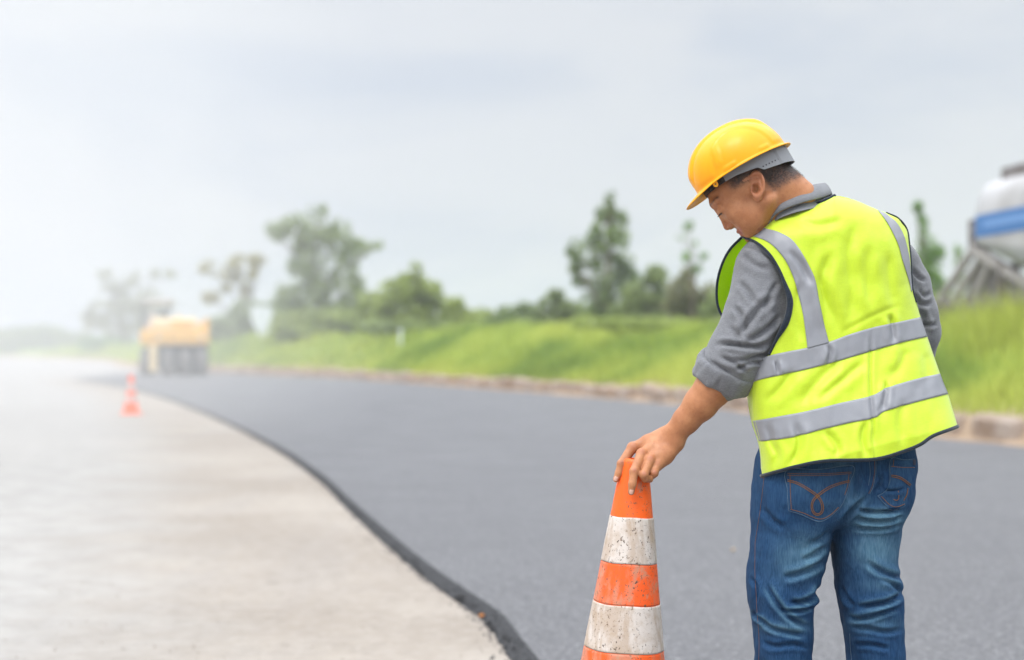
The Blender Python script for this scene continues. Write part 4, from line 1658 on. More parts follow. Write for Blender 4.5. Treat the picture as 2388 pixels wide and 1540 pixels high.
# ---- shirt
ARM = [(VV(430, 410), 3.365, .045), (VV(385, 395), 3.350, .047), (VV(391, 455), 3.338, .0595), (VV(378, 560), 3.328, .0635), (VV(352, 665), 3.320, .0655),
       (VV(316, 762), 3.318, .0662), (VV(262, 862), 3.322, .0655), (VV(235, 905), 3.325, .062), (VV(205, 955), 3.328, .054)]
ARM = [(P(*q, Y), r) for q, Y, r in ARM]
ARM_R = [(P(*VV(1000, 330), 3.43), .045), (P(*VV(1040, 410), 3.435), .054), (P(*VV(1085, 520), 3.445), .056), (P(*VV(1126, 640), 3.45), .054), (P(*VV(1144, 735), 3.455), .051),
         (P(*VV(1120, 830), 3.50), .048), (P(*VV(1040, 900), 3.57), .046)]


def shirt_sdf(X, Y, Z):
    px, py = HX + FPX * X / Y, HY - FPX * (Z - CAMZ) / Y
    x, y = (px - 1585.8) / .48448, (py - 419.8) / .48448
    s = row_s(x, y)
    L, Rr = np.interp(s, RS_, RL) + 22, np.interp(s, RS_, RR) - 30
    t = (x - (L + Rr) / 2) / ((Rr - L) / 2)
    Dc = 3.335 + .055 * np.clip(1 - s / 1306, 0, 1.1)
    b = np.interp(s, [0, 300, 567, 843, 1306], [.085, .092, .094, .088, .10])
    r = (np.abs(t) ** 2.3 + np.abs((Y - Dc) / b) ** 2.3) ** (1 / 2.3)
    d = (r - 1) * b
    dt = (np.interp(x, TOPX, TOPY) + 30 - y) * .00048
    d = smax(d, dt - .0, .05)
    d = smax(d, (s - 1240) * .00048, .02)
    d = smin(d, chain_d(X, Y, Z, ARM, .02), .022)
    return smin(d, chain_d(X, Y, Z, ARM_R, .02), .022)


sv, sf = sdf_mesh(shirt_sdf, P(*VV(60, 1350), 3.15) * (1, 0, 1) + (0, 3.13, 0), P(*VV(1290, 90), 3.3) * (1, 0, 1) + (.04, 3.62, .06), .0046)
SHIRT_FOLDS = [
    ([(470, 560), (400, 600), (330, 690), (280, 760)], .009, 14),
    ([(490, 640), (440, 700), (360, 760), (300, 790)], .009, 13),
    ([(440, 780), (370, 800), (300, 800), (220, 790), (160, 800)], .011, 11),
    ([(190, 850), (260, 880), (330, 930)], .007, 10),
    ([(430, 840), (370, 850), (300, 870), (240, 860)], .008, 10),
    ([(270, 480), (330, 540), (370, 620)], .006, 13),
    ([(290, 350), (350, 400), (440, 440)], .006, 14),
    ([(300, 320), (380, 335), (470, 400)], .005, 10),
    ([(410, 880), (340, 880), (260, 920)], .008, 9),
    ([(250, 600), (300, 660), (320, 740)], .006, 12),
    ([(230, 700), (270, 740), (300, 820)], .005, 11),
    ([(480, 480), (430, 560), (400, 660)], .005, 12),
    ([(140, 870), (190, 900), (250, 935)], .005, 9),
    ([(1115, 420), (1150, 470), (1190, 490)], .006, 9),
    ([(1120, 540), (1160, 600), (1215, 590)], .006, 10),
    ([(1140, 600), (1180, 680), (1190, 760)], .007, 10),
    ([(1150, 520), (1170, 560), (1210, 540)], .005, 9),
    ([(1160, 690), (1200, 700), (1240, 690)], .006, 9),
]


def fold_mesh(v, f, folds, conv, noise, seed, scale=(1, 1, 1), fine=.0008):
    nm = vnormals(v, f)
    px, py = proj(v)
    x, y = conv(px, py)
    near = smoothstep(.15, -.25, nm[:, 1])
    d = 1.3 * creases(x, y, folds) * near
    q = v * np.array(scale)
    d = d + (vnoise(q, 16, seed) - .5) * noise + (vnoise(q, 38, seed + 1) - .5) * noise * .35 + (vnoise(v, 120, seed + 2) - .5) * fine
    return v + nm * d[:, None]


def toV(px, py):
    return (px - 1585.8) / .48448, (py - 419.8) / .48448


def toJ(px, py):
    return (px - 1679.1) / .36417, (py - 979.5) / .36417


sv = fold_mesh(sv, sf, SHIRT_FOLDS, toV, .007, 61)
shirt = mk('shirt', sv, sf, m_shirt, person)

# rolled cuff
ax0, ax1 = P(*VV(232, 905), 3.318), P(*VV(172, 1008), 3.334)
axd = (ax1 - ax0) / np.linalg.norm(ax1 - ax0)
axd = axd + np.array((0, .16, 0))
axd /= np.linalg.norm(axd)
s1 = np.cross(axd, (0, 1, 0))
s1 /= np.linalg.norm(s1)
s2_ = np.cross(s1, axd)
prof = [(.002, .056), (-.002, .066), (.0, .0725), (.004, .0755), (.014, .0752), (.030, .0735), (.042, .0722), (.049, .0700), (.0515, .066), (.047, .0625), (.03, .060), (.0, .056)]
NC = 110
aa2 = np.linspace(0, 2 * math.pi, NC, endpoint=False)
cg = []
for (h_, r_) in prof:
    q = np.column_stack((np.cos(aa2) * 3, np.sin(aa2) * 3, np.full(NC, h_ * 40)))
    rad_ = r_ - .0015 + (vnoise(q, 1.1, 71) - .5) * .007 + (vnoise(q, 3.2, 72) - .5) * .004
    hh = h_ + (vnoise(q * (1, 1, .3), .8, 73) - .5) * .010 + .004 * np.sin(aa2 * 2 + .5)
    cg.append(ax0 + axd * (hh[:, None] - .006) + s1 * (np.cos(aa2) * rad_ * 1.01)[:, None] + s2_ * (np.sin(aa2) * rad_ * .92)[:, None])
mk('rolled_cuff', np.stack(cg).reshape(-1, 3), grid_faces(len(prof), NC, True), m_shirt, shirt)

# collar: a folded band round the neck
lowp = [HH(1470, 800), HH(1395, 828), HH(1250, 866), HH(1100, 916), HH(985, 978), HH(930, 1060), HH(880, 1140)]
topp = [HH(1398, 712), HH(1320, 722), HH(1230, 746), HH(1085, 812), HH(960, 922), HH(905, 1010), HH(868, 1100)]
lowY = [3.375, 3.335, 3.30, 3.295, 3.305, 3.325, 3.355]
topY = [3.40, 3.365, 3.34, 3.32, 3.325, 3.34, 3.36]
lo3 = [P(*q, Y) for q, Y in zip(lowp, lowY)]
to3 = [P(*q, Y) for q, Y in zip(topp, topY)]
# the far half, round the front of the neck
lo3 += [P(*HH(930, 1240), 3.44), P(*HH(1150, 1230), 3.50), P(*HH(1380, 1050), 3.50), P(*HH(1480, 900), 3.44)]
to3 += [P(*HH(925, 1180), 3.43), P(*HH(1120, 1130), 3.475), P(*HH(1330, 930), 3.475), P(*HH(1420, 780), 3.44)]
lo3.append(lo3[0])
to3.append(to3[0])
NL = 150
lo_c, to_c = spline(lo3, NL), spline(to3, NL)
cen = (lo_c.mean(0) + to_c.mean(0)) / 2
rad_v = (lo_c + to_c) / 2 - cen
rad_v /= np.linalg.norm(rad_v, axis=1)[:, None]
rows = []
for (t, o) in ((1.35, -.012), (1.0, .0), (.9, .003), (.6, .0045), (.3, .004), (.0, .001), (-.03, -.002), (.0, -.004), (.4, -.006), (.85, -.006), (.98, -.004), (1.0, -.001), (.9, -.0035), (.4, -.012), (-.4, -.014)):
    q = lo_c * (1 - t) + to_c * t if t <= 1 else to_c
    w = (vnoise(q, 40, 77) - .5) * .003
    rows.append(q + rad_v * (o + w)[:, None])
rows = rows[1:]
mk('collar', np.stack(rows).reshape(-1, 3), grid_faces(len(rows), NL), m_shirt, shirt)

# ---- jeans
def jz(y):
    return CAMZ + (HY - JJ(0, y)[1]) * SC


def jx(x):
    return (JJ(x, 0)[0] - HX) * SC


lo_y = [-150, 100, 370, 500, 650, 800, 930, 1050, 1180, 1300, 1450, 1540, 1700, 2000, 2400, 2640]
LO = [285, 275, 262, 246, 220, 206, 199, 188, 192, 214, 228, 234, 240, 255, 265, 262]
li_y = [300, 500, 650, 770, 860, 960, 1060, 1180, 1300, 1540, 1700, 2000, 2400, 2640]
LI = [740, 735, 730, 716, 697, 668, 640, 610, 600, 600, 600, 590, 575, 575]
ri_y = [300, 500, 650, 770, 880, 980, 1100, 1200, 1290, 1370, 1540, 1700, 2000, 2400, 2640]
RI = [735, 725, 716, 722, 745, 760, 766, 777, 800, 822, 840, 845, 850, 860, 860]
ro_y = [-150, 100, 185, 330, 430, 600, 700, 830, 900, 1000, 1130, 1280, 1420, 1540, 1700, 2000, 2400, 2640]
RO = [1245, 1252, 1250, 1246, 1218, 1202, 1182, 1152, 1150, 1170, 1189, 1181, 1185, 1194, 1190, 1180, 1175, 1175]


def itp(Z, ys, xs):
    return np.interp(-Z, [-jz(y) for y in ys], [jx(x) for x in xs])


def leg_d(Z, X, Y, a_, b_, cy, bd, pw=2.2):
    cx, hw_ = (a_ + b_) / 2, (b_ - a_) / 2
    r = (np.abs((X - cx) / hw_) ** pw + np.abs((Y - cy) / bd) ** pw) ** (1 / pw)
    return (r - 1) * np.minimum(hw_, bd)


def jeans_sdf(X, Y, Z):
    lo_, li_ = itp(Z, lo_y, LO), itp(Z, li_y, LI)
    ri_, ro_ = itp(Z, ri_y, RI), itp(Z, ro_y, RO)
    cy = np.interp(Z, [.05, .3, .5, .75, 1.1], [3.35, 3.335, 3.315, 3.325, 3.33])
    bd = np.interp(Z, [.05, .3, .5, .75, 1.1], [.085, .088, .088, .105, .115])
    dl = leg_d(Z, X, Y, lo_, li_, cy, bd)
    dr = leg_d(Z, X, Y, ri_, ro_, cy + .01, bd)
    zc = jz(640)
    dl = smax(dl, Z - jz(250), .03)
    dr = smax(dr, Z - jz(250), .03)
    dp = leg_d(Z, X, Y, lo_, ro_, 3.33 + 0 * Z, np.interp(Z, [jz(760), jz(500), 1.05], [.10, .125, .118]), 2.6)
    dp = smax(dp, zc - Z, .05)
    d = smin(dl, dr, .012)
    d = smin(d, dp, .03)
    for (x, y, rx, rz, yy) in ((560, 470, .090, .085, 3.262), (985, 430, .074, .085, 3.270)):
        d = smin(d, ell_d(X, Y, Z, (jx(x), yy, jz(y)), (rx, .055, rz)), .035)
    # cleft and crotch line
    d = smax(d, -cone_d(X, Y, Z, (jx(968), 3.188, jz(420)), (jx(730), 3.205, jz(760)), .006, .010), .022)
    d = smax(d, Z - 1.02, .01)
    # hollow hems
    return smax(d, .07 - Z, .005)


jv, jf = sdf_mesh(jeans_sdf, (jx(150), 3.15, .05), (jx(1310), 3.49, 1.12), .0042)
JF = [
    ([(870, 570), (980, 592), (1080, 590), (1190, 575)], .010, 12),
    ([(850, 632), (960, 645), (1080, 645), (1180, 615)], .009, 12),
    ([(830, 690), (940, 695), (1060, 690), (1160, 665)], .007, 13),
    ([(860, 1205), (960, 1190), (1080, 1165), (1185, 1110)], .012, 16),
    ([(800, 1260), (880, 1275), (1000, 1250), (1150, 1200)], .008, 14),
    ([(440, 1168), (520, 1170), (600, 1130), (650, 1050)], .012, 16),
    ([(380, 1215), (450, 1225), (540, 1215), (600, 1190)], .009, 12),
    ([(390, 1010), (480, 995), (580, 960), (680, 900)], .008, 18),
    ([(520, 905), (600, 870), (680, 800)], .006, 16),
    ([(290, 1040), (350, 1150), (430, 1250), (520, 1310), (590, 1330)], .008, 16),
    ([(250, 1270), (320, 1330), (420, 1360), (560, 1380)], .007, 14),
    ([(230, 1220), (215, 1250), (290, 1300)], .007, 12),
    ([(1190, 1010), (1100, 1000), (1010, 960), (930, 900)], .007, 18),
    ([(1190, 1130), (1120, 1060), (1010, 1010)], .006, 14),
    ([(830, 1330), (920, 1330), (1060, 1360), (1180, 1340)], .007, 14),
    ([(850, 1440), (960, 1440), (1100, 1470)], .007, 14),
    ([(250, 1420), (350, 1450), (480, 1440), (590, 1470)], .006, 14),
    ([(770, 1060), (800, 1140), (860, 1200)], .007, 14),
    ([(700, 700), (650, 760), (560, 800)], .005, 16),
    ([(760, 700), (800, 640), (870, 560), (950, 480)], .009, 14),
    ([(1010, 330), (1030, 400), (990, 470)], .006, 12),
    ([(1050, 450), (1120, 455), (1190, 440)], .008, 9),
    ([(860, 330), (880, 450), (850, 560)], .005, 16),
    ([(260, 560), (330, 640), (420, 700)], .005, 18),
    ([(200, 1000), (240, 1080), (235, 1180)], .006, 12),
]
jv = fold_mesh(jv, jf, JF, toJ, .008, 81, (1, 1, 1.3), .0010)
jeans = mk('jeans', jv, jf, m_denim, person)
x, y = toJ(*proj(jv))


def blob(cx, cy, rx, ry, ang=0):
    c_, s_ = math.cos(RAD(ang)), math.sin(RAD(ang))
    a, b = (x - cx) * c_ + (y - cy) * s_, -(x - cx) * s_ + (y - cy) * c_
    return np.exp(-((a / rx) ** 2 + (b / ry) ** 2))


nz = vnoise(jv * (1, 1, .5), 34, 91) * .5 + vnoise(jv * (1, 1, .3), 90, 92) * .5
worn = (.85 * blob(1020, 820, 150, 130) + .80 * blob(1030, 640, 170, 60) + .75 * blob(520, 860, 160, 120, -35) + .45 * blob(880, 520, 90, 60)
        + .35 * blob(640, 420, 160, 120) + .42 * blob(1000, 1310, 170, 50) + .38 * blob(420, 1330, 170, 40) + .35 * blob(780, 340, 90, 90) + .3 * blob(1020, 1060, 130, 40))
lines = np.zeros(len(jv))
for pts, amp, w in JF[:13]:
    d, t = poly_dist(x, y, pts)
    lines += .42 * np.exp(-((d - w * 1.7) / (w * .7)) ** 2) * smoothstep(0, .2, t) * smoothstep(1, .8, t)
worn = np.clip(worn * (.55 + .9 * nz) + lines * (.5 + nz) + .10 * nz, 0, 1)
set_attr(jeans, 'worn', worn)

# things laid on the jeans: ray from the lens finds the cloth, the piece is built on it
jbvh = BVHTree.FromPolygons([tuple(q) for q in jv], [tuple(q) for q in jf])


def on_jeans(pts, off, sm=3):
    out = []
    for (a, b) in pts:
        q = P(*JJ(a, b), 3.0) - np.array((0, 0, CAMZ))
        q = Vector(q).normalized()
        hit, nrm, _, _ = jbvh.ray_cast(Vector((0, 0, CAMZ)), q, 6)
        if hit is None:
            out.append(out[-1] if out else P(*JJ(a, b), 3.25))
            continue
        if nrm.dot(q) > 0:
            nrm = -nrm
        out.append(np.array(hit) + np.array(nrm) * off)
    out = np.array(out)
    return out


def smooth_line(p, it=3):
    for _ in range(it):
        p[1:-1] = p[1:-1] * .5 + (p[:-2] + p[2:]) * .25
    return p


def pocket(left, right, bottom, top, label=None):
    g = coons(left, right, bottom, top, 40, 44)
    p = on_jeans(g.reshape(-1, 2), .0022).reshape(44, 40, 3)
    for _ in range(2):
        p[1:-1, 1:-1] = p[1:-1, 1:-1] * .5 + (p[:-2, 1:-1] + p[2:, 1:-1] + p[1:-1, :-2] + p[1:-1, 2:]) * .125
    # tuck the border into the cloth
    b_in = on_jeans(np.vstack((g[0], g[-1], g[:, 0], g[:, -1])), -.001)
    V_ = p.reshape(-1, 3)
    F = grid_faces(44, 40).tolist()
    nV = len(V_)
    lists = [list(range(40)), [43 * 40 + k for k in range(40)], [k * 40 for k in range(44)], [k * 40 + 39 for k in range(44)]]
    o = nV
    for li2 in lists:
        for k in range(len(li2) - 1):
            F.append([li2[k], li2[k + 1], o + k + 1, o + k])
        o += len(li2)
    ob = mk('back_pocket', np.vstack((V_, b_in)), F, m_denim, jeans)
    gg = np.vstack((g.reshape(-1, 2), g[0], g[-1], g[:, 0], g[:, -1]))
    w = .02 + .22 * vnoise(np.column_stack((gg, gg[:, :1] * 0)), .02, 95)
    e = np.zeros((44, 40))
    e[[0, -1], :] = 1
    e[:, [0, -1]] = 1
    w[:nV] += .12 * e.reshape(-1)
    set_attr(ob, 'worn', w)
    return ob


pk1 = pocket([(440, 580), (433, 450), (430, 322)], [(765, 562), (800, 500), (832, 400), (850, 293)], [(440, 580), (520, 605), (630, 650), (700, 622), (765, 562)], [(430, 322), (640, 318), (850, 293)])
pk2 = pocket([(1008, 486), (1060, 455), (1085, 390), (1090, 252)], [(1184, 548), (1196, 500), (1216, 420), (1244, 252)], [(1008, 486), (1060, 545), (1102, 582), (1184, 548)], [(1090, 252), (1170, 256), (1244, 252)])


def stitches(parent, name, lines, r, m, off):
    for ln_ in lines:
        mb = MB()
        n_ = max(8, int(sum(math.hypot(b[0] - a[0], b[1] - a[1]) for a, b in zip(ln_[:-1], ln_[1:])) / 9))
        mb.tube(smooth_line(on_jeans(spline(ln_, n_), off)), r, seg=5)
        mb.build(name, m, parent, smooth=True)


arcs = [[(436, 384), (480, 396), (530, 418), (590, 455), (628, 484), (655, 530), (660, 570), (645, 602), (615, 610), (590, 590), (582, 548), (592, 510), (622, 478), (680, 436), (750, 405), (830, 388)],
        [(436, 394), (480, 406), (530, 430), (585, 464), (620, 492), (646, 534), (650, 568), (638, 594), (616, 600), (598, 584), (591, 548), (600, 516), (630, 486), (690, 444), (756, 414), (830, 397)]]
stitches(pk1, 'pocket_stitching', arcs, .00085, m_stitch, .0034)
stitches(pk1, 'pocket_hem_stitching', [[(436, 357), (640, 357), (838, 344)], [(436, 345), (640, 346), (840, 334)], [(458, 572), (452, 450), (450, 350)], [(795, 480), (818, 410), (824, 345)],
                                       [(452, 570), (530, 592), (632, 634), (700, 608), (756, 556)]], .0006, m_stitch, .0032)
arcs2 = [[(1092, 352), (1150, 366), (1216, 414)], [(1092, 362), (1150, 377), (1210, 422)], [(1196, 438), (1190, 480), (1170, 515)], [(1140, 462), (1142, 500), (1128, 520), (1108, 508)]]
stitches(pk2, 'pocket_stitching', arcs2, .00085, m_stitch, .0034)
stitches(pk2, 'pocket_hem_stitching', [[(1092, 300), (1170, 306), (1240, 306)], [(1030, 488), (1106, 560), (1178, 536)], [(1108, 256), (1104, 300)]], .0006, m_stitch, .0032)
stitches(pk1, 'pocket_edge', [[(440, 580), (433, 450), (430, 322), (640, 318), (850, 293), (832, 400), (800, 500), (765, 562)], [(440, 580), (520, 605), (630, 650), (700, 622), (765, 562)]], .0008, m_stitch_pale, .0018)
stitches(pk2, 'pocket_edge', [[(1008, 486), (1060, 455), (1085, 390), (1090, 252), (1170, 256), (1240, 252)], [(1008, 486), (1060, 545), (1102, 582), (1184, 548)]], .0008, m_stitch_pale, .0018)
stitches(jeans, 'seam_stitching', [[(988, 262), (990, 330), (975, 420), (950, 472)], [(262, 372), (285, 371)], [(284, 372), (262, 560), (240, 700), (228, 780)], [(227, 780), (226, 1000), (240, 1240), (252, 1400), (250, 1540)]], .0004, m_stitch, .0010)
stitches(jeans, 'seam_edge', [[(996, 262), (998, 330), (983, 420), (958, 474)], [(955, 262), (962, 340), (950, 420)], [(832, 1370), (836, 1450), (846, 1560)]], .0008, m_stitch_pale, .0008)
tagp = on_jeans([(1228, 258), (1243, 258), (1243, 290), (1228, 290)], .0045)
mk('pocket_label', np.vstack((tagp, tagp + (0, .003, 0))), [[0, 1, 2, 3], [4, 7, 6, 5], [0, 4, 5, 1], [2, 6, 7, 3]], mat('dark_label', (.01, .012, .04), .6), jeans, smooth=False)

# boots, below the frame
for sd in 'lr':
    bx_ = LEGX[sd] + (jx(420) - jx(415))

    def boot(X, Y, Z, bx=bx_):
        d = chain_d(X, Y, Z, [((bx, 3.34, .065), .050), ((bx, 3.42, .055), .048), ((bx, 3.54, .042), .044)], .03)
        d = smin(d, chain_d(X, Y, Z, [((bx, 3.345, .07), .052), ((bx, 3.355, .15), .055)], .02), .02)
        return smax(d, .004 - Z, .004)
    bv, bf = sdf_mesh(boot, (bx_ - .08, 3.26, -.02), (bx_ + .08, 3.62, .23), .007)
    mk('boot', bv + (0, 0, TOP - .004), bf, m_boot, person)

# ================================================================== traffic cones
def cone_paint(name, base_c, dirt_c, scuff, amount):
    m = mat(name, base_c, rough=.5, spec=.4)
    n = NT(m)
    fade = n.step(n.noise(16, 6, .68, n.mapping((1, 1, .22)), dist=.4), .46, .60)
    c = n.mix(n.math('MULTIPLY', fade, scuff), base_c, dirt_c)
    blot = n.step(n.noise(26, 6, .7, dist=.3), .56 - amount, .68)
    c = n.mix(n.math('MULTIPLY', blot, .55), c, (.42, .30, .20))
    sp = n.math('MULTIPLY', n.step(n.noise(150, 3, .6, dist=.6), .63, .67), n.step(n.noise(8, 3), .34, .52))
    c = n.mix(sp, c, (.09, .06, .045))
    sp3 = n.math('MULTIPLY', n.step(n.noise(120, 3, .8), .60, .66), n.step(n.noise(9, 4), .42, .56))
    c = n.mix(sp3, c, (.16, .10, .06))
    sp2 = n.math('MULTIPLY', n.step(n.noise(70, 4, .7, dist=1.0), .655, .685), n.step(n.noise(5, 3), .38, .50))
    c = n.mix(sp2, c, (.11, .075, .05))
    n.color(c)
    n.rough(n.step(n.noise(30, 4), .3, .7, .38, .68))
    n.bump(n.noise(140, 4, .7), .18, .001)
    return m


m_or1 = cone_paint('cone_orange', (.93, .125, .008), (.60, .20, .10), .10, 0)
m_or2 = cone_paint('cone_orange_worn', (.88, .11, .012), (.56, .22, .13), .85, .02)
m_wh = cone_paint('cone_white', (.64, .575, .52), (.47, .37, .29), .85, .15)
m_base = mat('black_rubber', (.025, .024, .023), .8)

TIP = P(1481, 1071, 3.362)
DOWN = P(1424.5, 2022, 3.362) - TIP
DOWN = DOWN / np.linalg.norm(DOWN)
LEN = (TIP[2] - TOP - .055) / -DOWN[2]
CX = np.cross(DOWN, (0, 1, 0))
CX /= np.linalg.norm(CX)
CY = np.cross(CX, DOWN)


def cone_pt(h, r, a):
    h, r, a = np.broadcast_arrays(np.asarray(h, float), r, a)
    return TIP + h[..., None] * DOWN + (r * np.cos(a))[..., None] * CX + (r * np.sin(a))[..., None] * CY


px = lambda y: (y - 1071) * SC * 1.018


def crad(h):
    return .0315 + .1385 * h


NCN = 96
ca_ = np.linspace(0, 2 * math.pi, NCN, endpoint=False)[None]
root = empty('traffic_cone', TIP + DOWN * (LEN + .03))
tag(root, 'large dirty orange and white cone held upright by the worker', 'traffic cone')


def band_mesh(name, y0, y1, m, lift, cap_top=False):
    h0, h1 = px(y0), px(y1)
    hs = np.linspace(h0, h1, 26)[:, None]
    wob = .0011 * np.sin(ca_ * 2 + 1.3) + .0006 * np.sin(ca_ * 5)
    hh = hs + wob * np.where(np.arange(26)[:, None] % 25 == 0, 1, .5)
    r = crad(hh) + lift
    # the wrap's vertical overlap
    if lift > .0005:
        seam = -2.37
        r = r + .0011 * smoothstep(0, .03, (ca_ - (seam % (2 * math.pi)))) * smoothstep(.35, .0, (ca_ - (seam % (2 * math.pi))))
    rows = [cone_pt(hh[0], crad(hh[0]) - .003, ca_[0])] + list(cone_pt(hh, r, ca_)) + [cone_pt(hh[-1], crad(hh[-1]) - .003, ca_[0])]
    v = np.stack(rows)
    F = grid_faces(len(rows), NCN, True)[:, ::-1].tolist()
    return mk(name, v.reshape(-1, 3), F, m, root)


rows = [cone_pt(.012, .016, ca_[0]), cone_pt(-.0005, .019, ca_[0]), cone_pt(-.002, .024, ca_[0]), cone_pt(-.0005, .029, ca_[0]), cone_pt(.004, .0318, ca_[0])]
for h in np.linspace(.012, LEN - .03, 80):
    rows.append(cone_pt(h, crad(h), ca_[0]))
for h, r in ((LEN - .018, crad(LEN) + .004), (LEN - .006, crad(LEN) + .016), (LEN, crad(LEN) + .03)):
    rows.append(cone_pt(h, r, ca_[0]))
cb = mk('cone_body', np.stack(rows).reshape(-1, 3), grid_faces(len(rows), NCN, True)[:, ::-1].tolist() + [list(range(NCN))], m_or1, root)
band_mesh('white_sleeve', 1204, 1309, m_wh, .0016)
band_mesh('orange_sleeve', 1310.5, 1402, m_or2, .0008)
band_mesh('white_sleeve', 1403.5, 1509, m_wh, .0016)
band_mesh('orange_sleeve', 1510.5, 1640, m_or2, .0008)
mb = MB()
rot = np.stack((CX, CY, -DOWN), 1)
mb.box(TIP + DOWN * (LEN + .015), (.42, .42, .035), rot, bev=.012)
for sx in (-1, 1):
    for sy in (-1, 1):
        mb.box(TIP + DOWN * (LEN + .036) + CX * sx * .17 + CY * sy * .17, (.07, .07, .014), rot, bev=.004)
mb.build('cone_base', m_base, root)

# the far cone
fx, fy = ground_pt(306, 966)
root = empty('traffic_cone', (fx, fy, 0))
tag(root, 'small pale orange and white cone far off on the dusty ground', 'traffic cone')
m_far_o = mat('far_cone_orange', (.95, .13, .03), .55)
m_far_w = mat('far_cone_white', (.60, .48, .44), .6)
hs = [(.76, .030, 0), (.755, .036, 0), (.60, .058, 0), (.60, .060, 1), (.46, .082, 1), (.46, .080, 0), (.36, .095, 0), (.36, .098, 1), (.235, .116, 1), (.235, .114, 0), (.05, .145, 0), (.03, .17, 0)]
for nm, a, b, m in (('cone_body', 0, 2, m_far_o), ('white_sleeve', 3, 4, m_far_w), ('orange_sleeve', 5, 6, m_far_o), ('white_sleeve', 7, 8, m_far_w), ('orange_sleeve', 9, 11, m_far_o)):
    g = [(fx + r * math.cos(q), fy + r * math.sin(q), h) for h, r, _ in hs[a:b + 1] for q in np.linspace(0, 2 * math.pi, 32, endpoint=False)]
    F = grid_faces(b - a + 1, 32, True)[:, ::-1].tolist()
    if a == 0:
        F.append(list(range(32)))
    mk(nm, np.array(g), F, m, root)
mb = MB()
mb.box((fx, fy, .018), (.40, .40, .036), rotz(.3), bev=.01)
mb.build('cone_base', m_far_o, root)

# ================================================================== road roller
RYY = 71.0
rx, _ = (ground_pt(405, 878))
s_r = RYY / FPX


def rp(x, y, dy=0.0):
    """Point of the roller: photo x, y at its front face, dy metres behind it."""
    q = P(x, y, RYY)
    q[1] += dy
    return q


m_rol = mat('roller_yellow', (.80, .42, .06), .45)
n = NT(m_rol)
n.color(n.mix(n.step(n.noise(1.8, 5, .6), .45, .65), (.84, .46, .05), (.68, .37, .08)))
m_rol2 = mat('roller_cream', (.85, .66, .36), .5)
m_tyre = mat('tyre', (.045, .045, .047), .85)
m_tread = mat('dusty_tread', (.17, .158, .152), .9)
m_dark = mat('dark_metal', (.03, .03, .032), .6)
m_roof = mat('canopy_roof', (.50, .49, .47), .6)
m_glass = mat('lamp_glass', (.7, .7, .65), .2)
G0 = rp(405, 878)
root = empty('road_roller', (G0[0], RYY, TOP))
tag(root, 'yellow pneumatic road roller working at the far end of the fresh asphalt', 'road roller')


def wheel(xc, w, dy, base_z=TOP, rad=.66, m_t=m_tread):
    """One smooth roller tyre whose axle runs across the machine."""
    c = rp(xc, 0, dy)
    c[2] = base_z + rad
    prof = [(-.5, .62), (-.5, .86), (-.46, .95), (-.36, .99), (0, 1.0), (.36, .99), (.46, .95), (.5, .86), (.5, .62)]
    g = [(c[0] + u * w, c[1] + rad * r * math.cos(q), c[2] + rad * r * math.sin(q)) for u, r in prof for q in np.linspace(0, 2 * math.pi, 32, endpoint=False)]
    t = mk('tyre', np.array(g), grid_faces(len(prof), 32, True), m_t, root)
    g = [(c[0] + u * w, c[1] + rad * r * math.cos(q), c[2] + rad * r * math.sin(q)) for u, r in ((-.44, .05), (-.44, .35), (-.46, .63), (.46, .63), (.44, .35), (.44, .05)) for q in np.linspace(0, 2 * math.pi, 24, endpoint=False)]
    mk('rim', np.array(g), grid_faces(6, 24, True), m_rol, t)


for xc, w in ((336, .30), (391, .52), (431, .52), (468, .46)):
    wheel(xc, w, .55)
for xc in (352, 385, 418, 451, 478):
    wheel(xc, .40, 3.6, m_t=m_tyre)


def rbox(name, x0, x1, y0, y1, d0, d1, m, bev=.06, mbx=None):
    a, b = rp(x0, y1), rp(x1, y0)
    c = ((a[0] + b[0]) / 2, RYY + (d0 + d1) / 2, (a[2] + b[2]) / 2)
    q = mbx or MB()
    q.box(c, (b[0] - a[0], d1 - d0, b[2] - a[2]), bev=bev)
    return q if mbx else q.build(name, m, root)


rbox('chassis', 328, 487, 770, 806, .0, 4.4, m_rol, .12)
rbox('front_fork', 349, 368, 806, 868, -.02, .5, m_rol2, .06)
rbox('hood', 352, 462, 741, 771, .3, 2.3, m_rol2, .14)
rbox('grille', 398, 448, 748, 766, .27, .31, m_rol, .01)
rbox('rear_tank', 338, 478, 752, 771, 2.6, 4.2, m_rol, .1)
rbox('side_post', 474, 487, 741, 771, .5, .75, m_rol, .03)
rbox('wheel_scraper', 372, 484, 806, 812, .05, .2, m_dark, .02)
rbox('axle_backdrop', 334, 484, 810, 862, 1.35, 2.8, m_dark, .05)  # axle beam enlarged into a dark backdrop for the shade between tyres
rbox('seat', 372, 392, 722, 741, 2.45, 2.6, m_dark, .04)
for x, dy in ((334, 1.9), (398, 1.9), (334, 3.4), (398, 3.4)):
    q = MB()
    q.tube([rp(x, 770, dy), rp(x, 704, dy)], .04, seg=8)
    q.build('canopy_post', m_dark, root)
rbox('canopy', 328, 405, 693, 703, 1.6, 3.8, m_roof, .06)
for x in (372, 466):
    c = rp(x, 786, -.04)
    q = MB()
    q.tube([c, c + (0, .08, 0)], .10, seg=14)
    q.build('headlight', m_glass, root)
# beacon
q = MB()
q.tube([rp(415, 741, 1.0), rp(415, 733, 1.0)], [.09, .06], seg=10)
q.build('beacon', m_rol, root)
q = MB()
q.tube([rp(387, 741, 1.0), rp(385, 720, 1.15)], .02, seg=6)
t = np.linspace(0, 2 * math.pi, 20)
cc = rp(385, 720, 1.15)
q.tube(np.column_stack((cc[0] + .2 * np.cos(t), cc[1] + .05 * np.sin(t), cc[2] + .2 * np.sin(t))), .018, seg=6)
q.build('steering_wheel', m_dark, root)

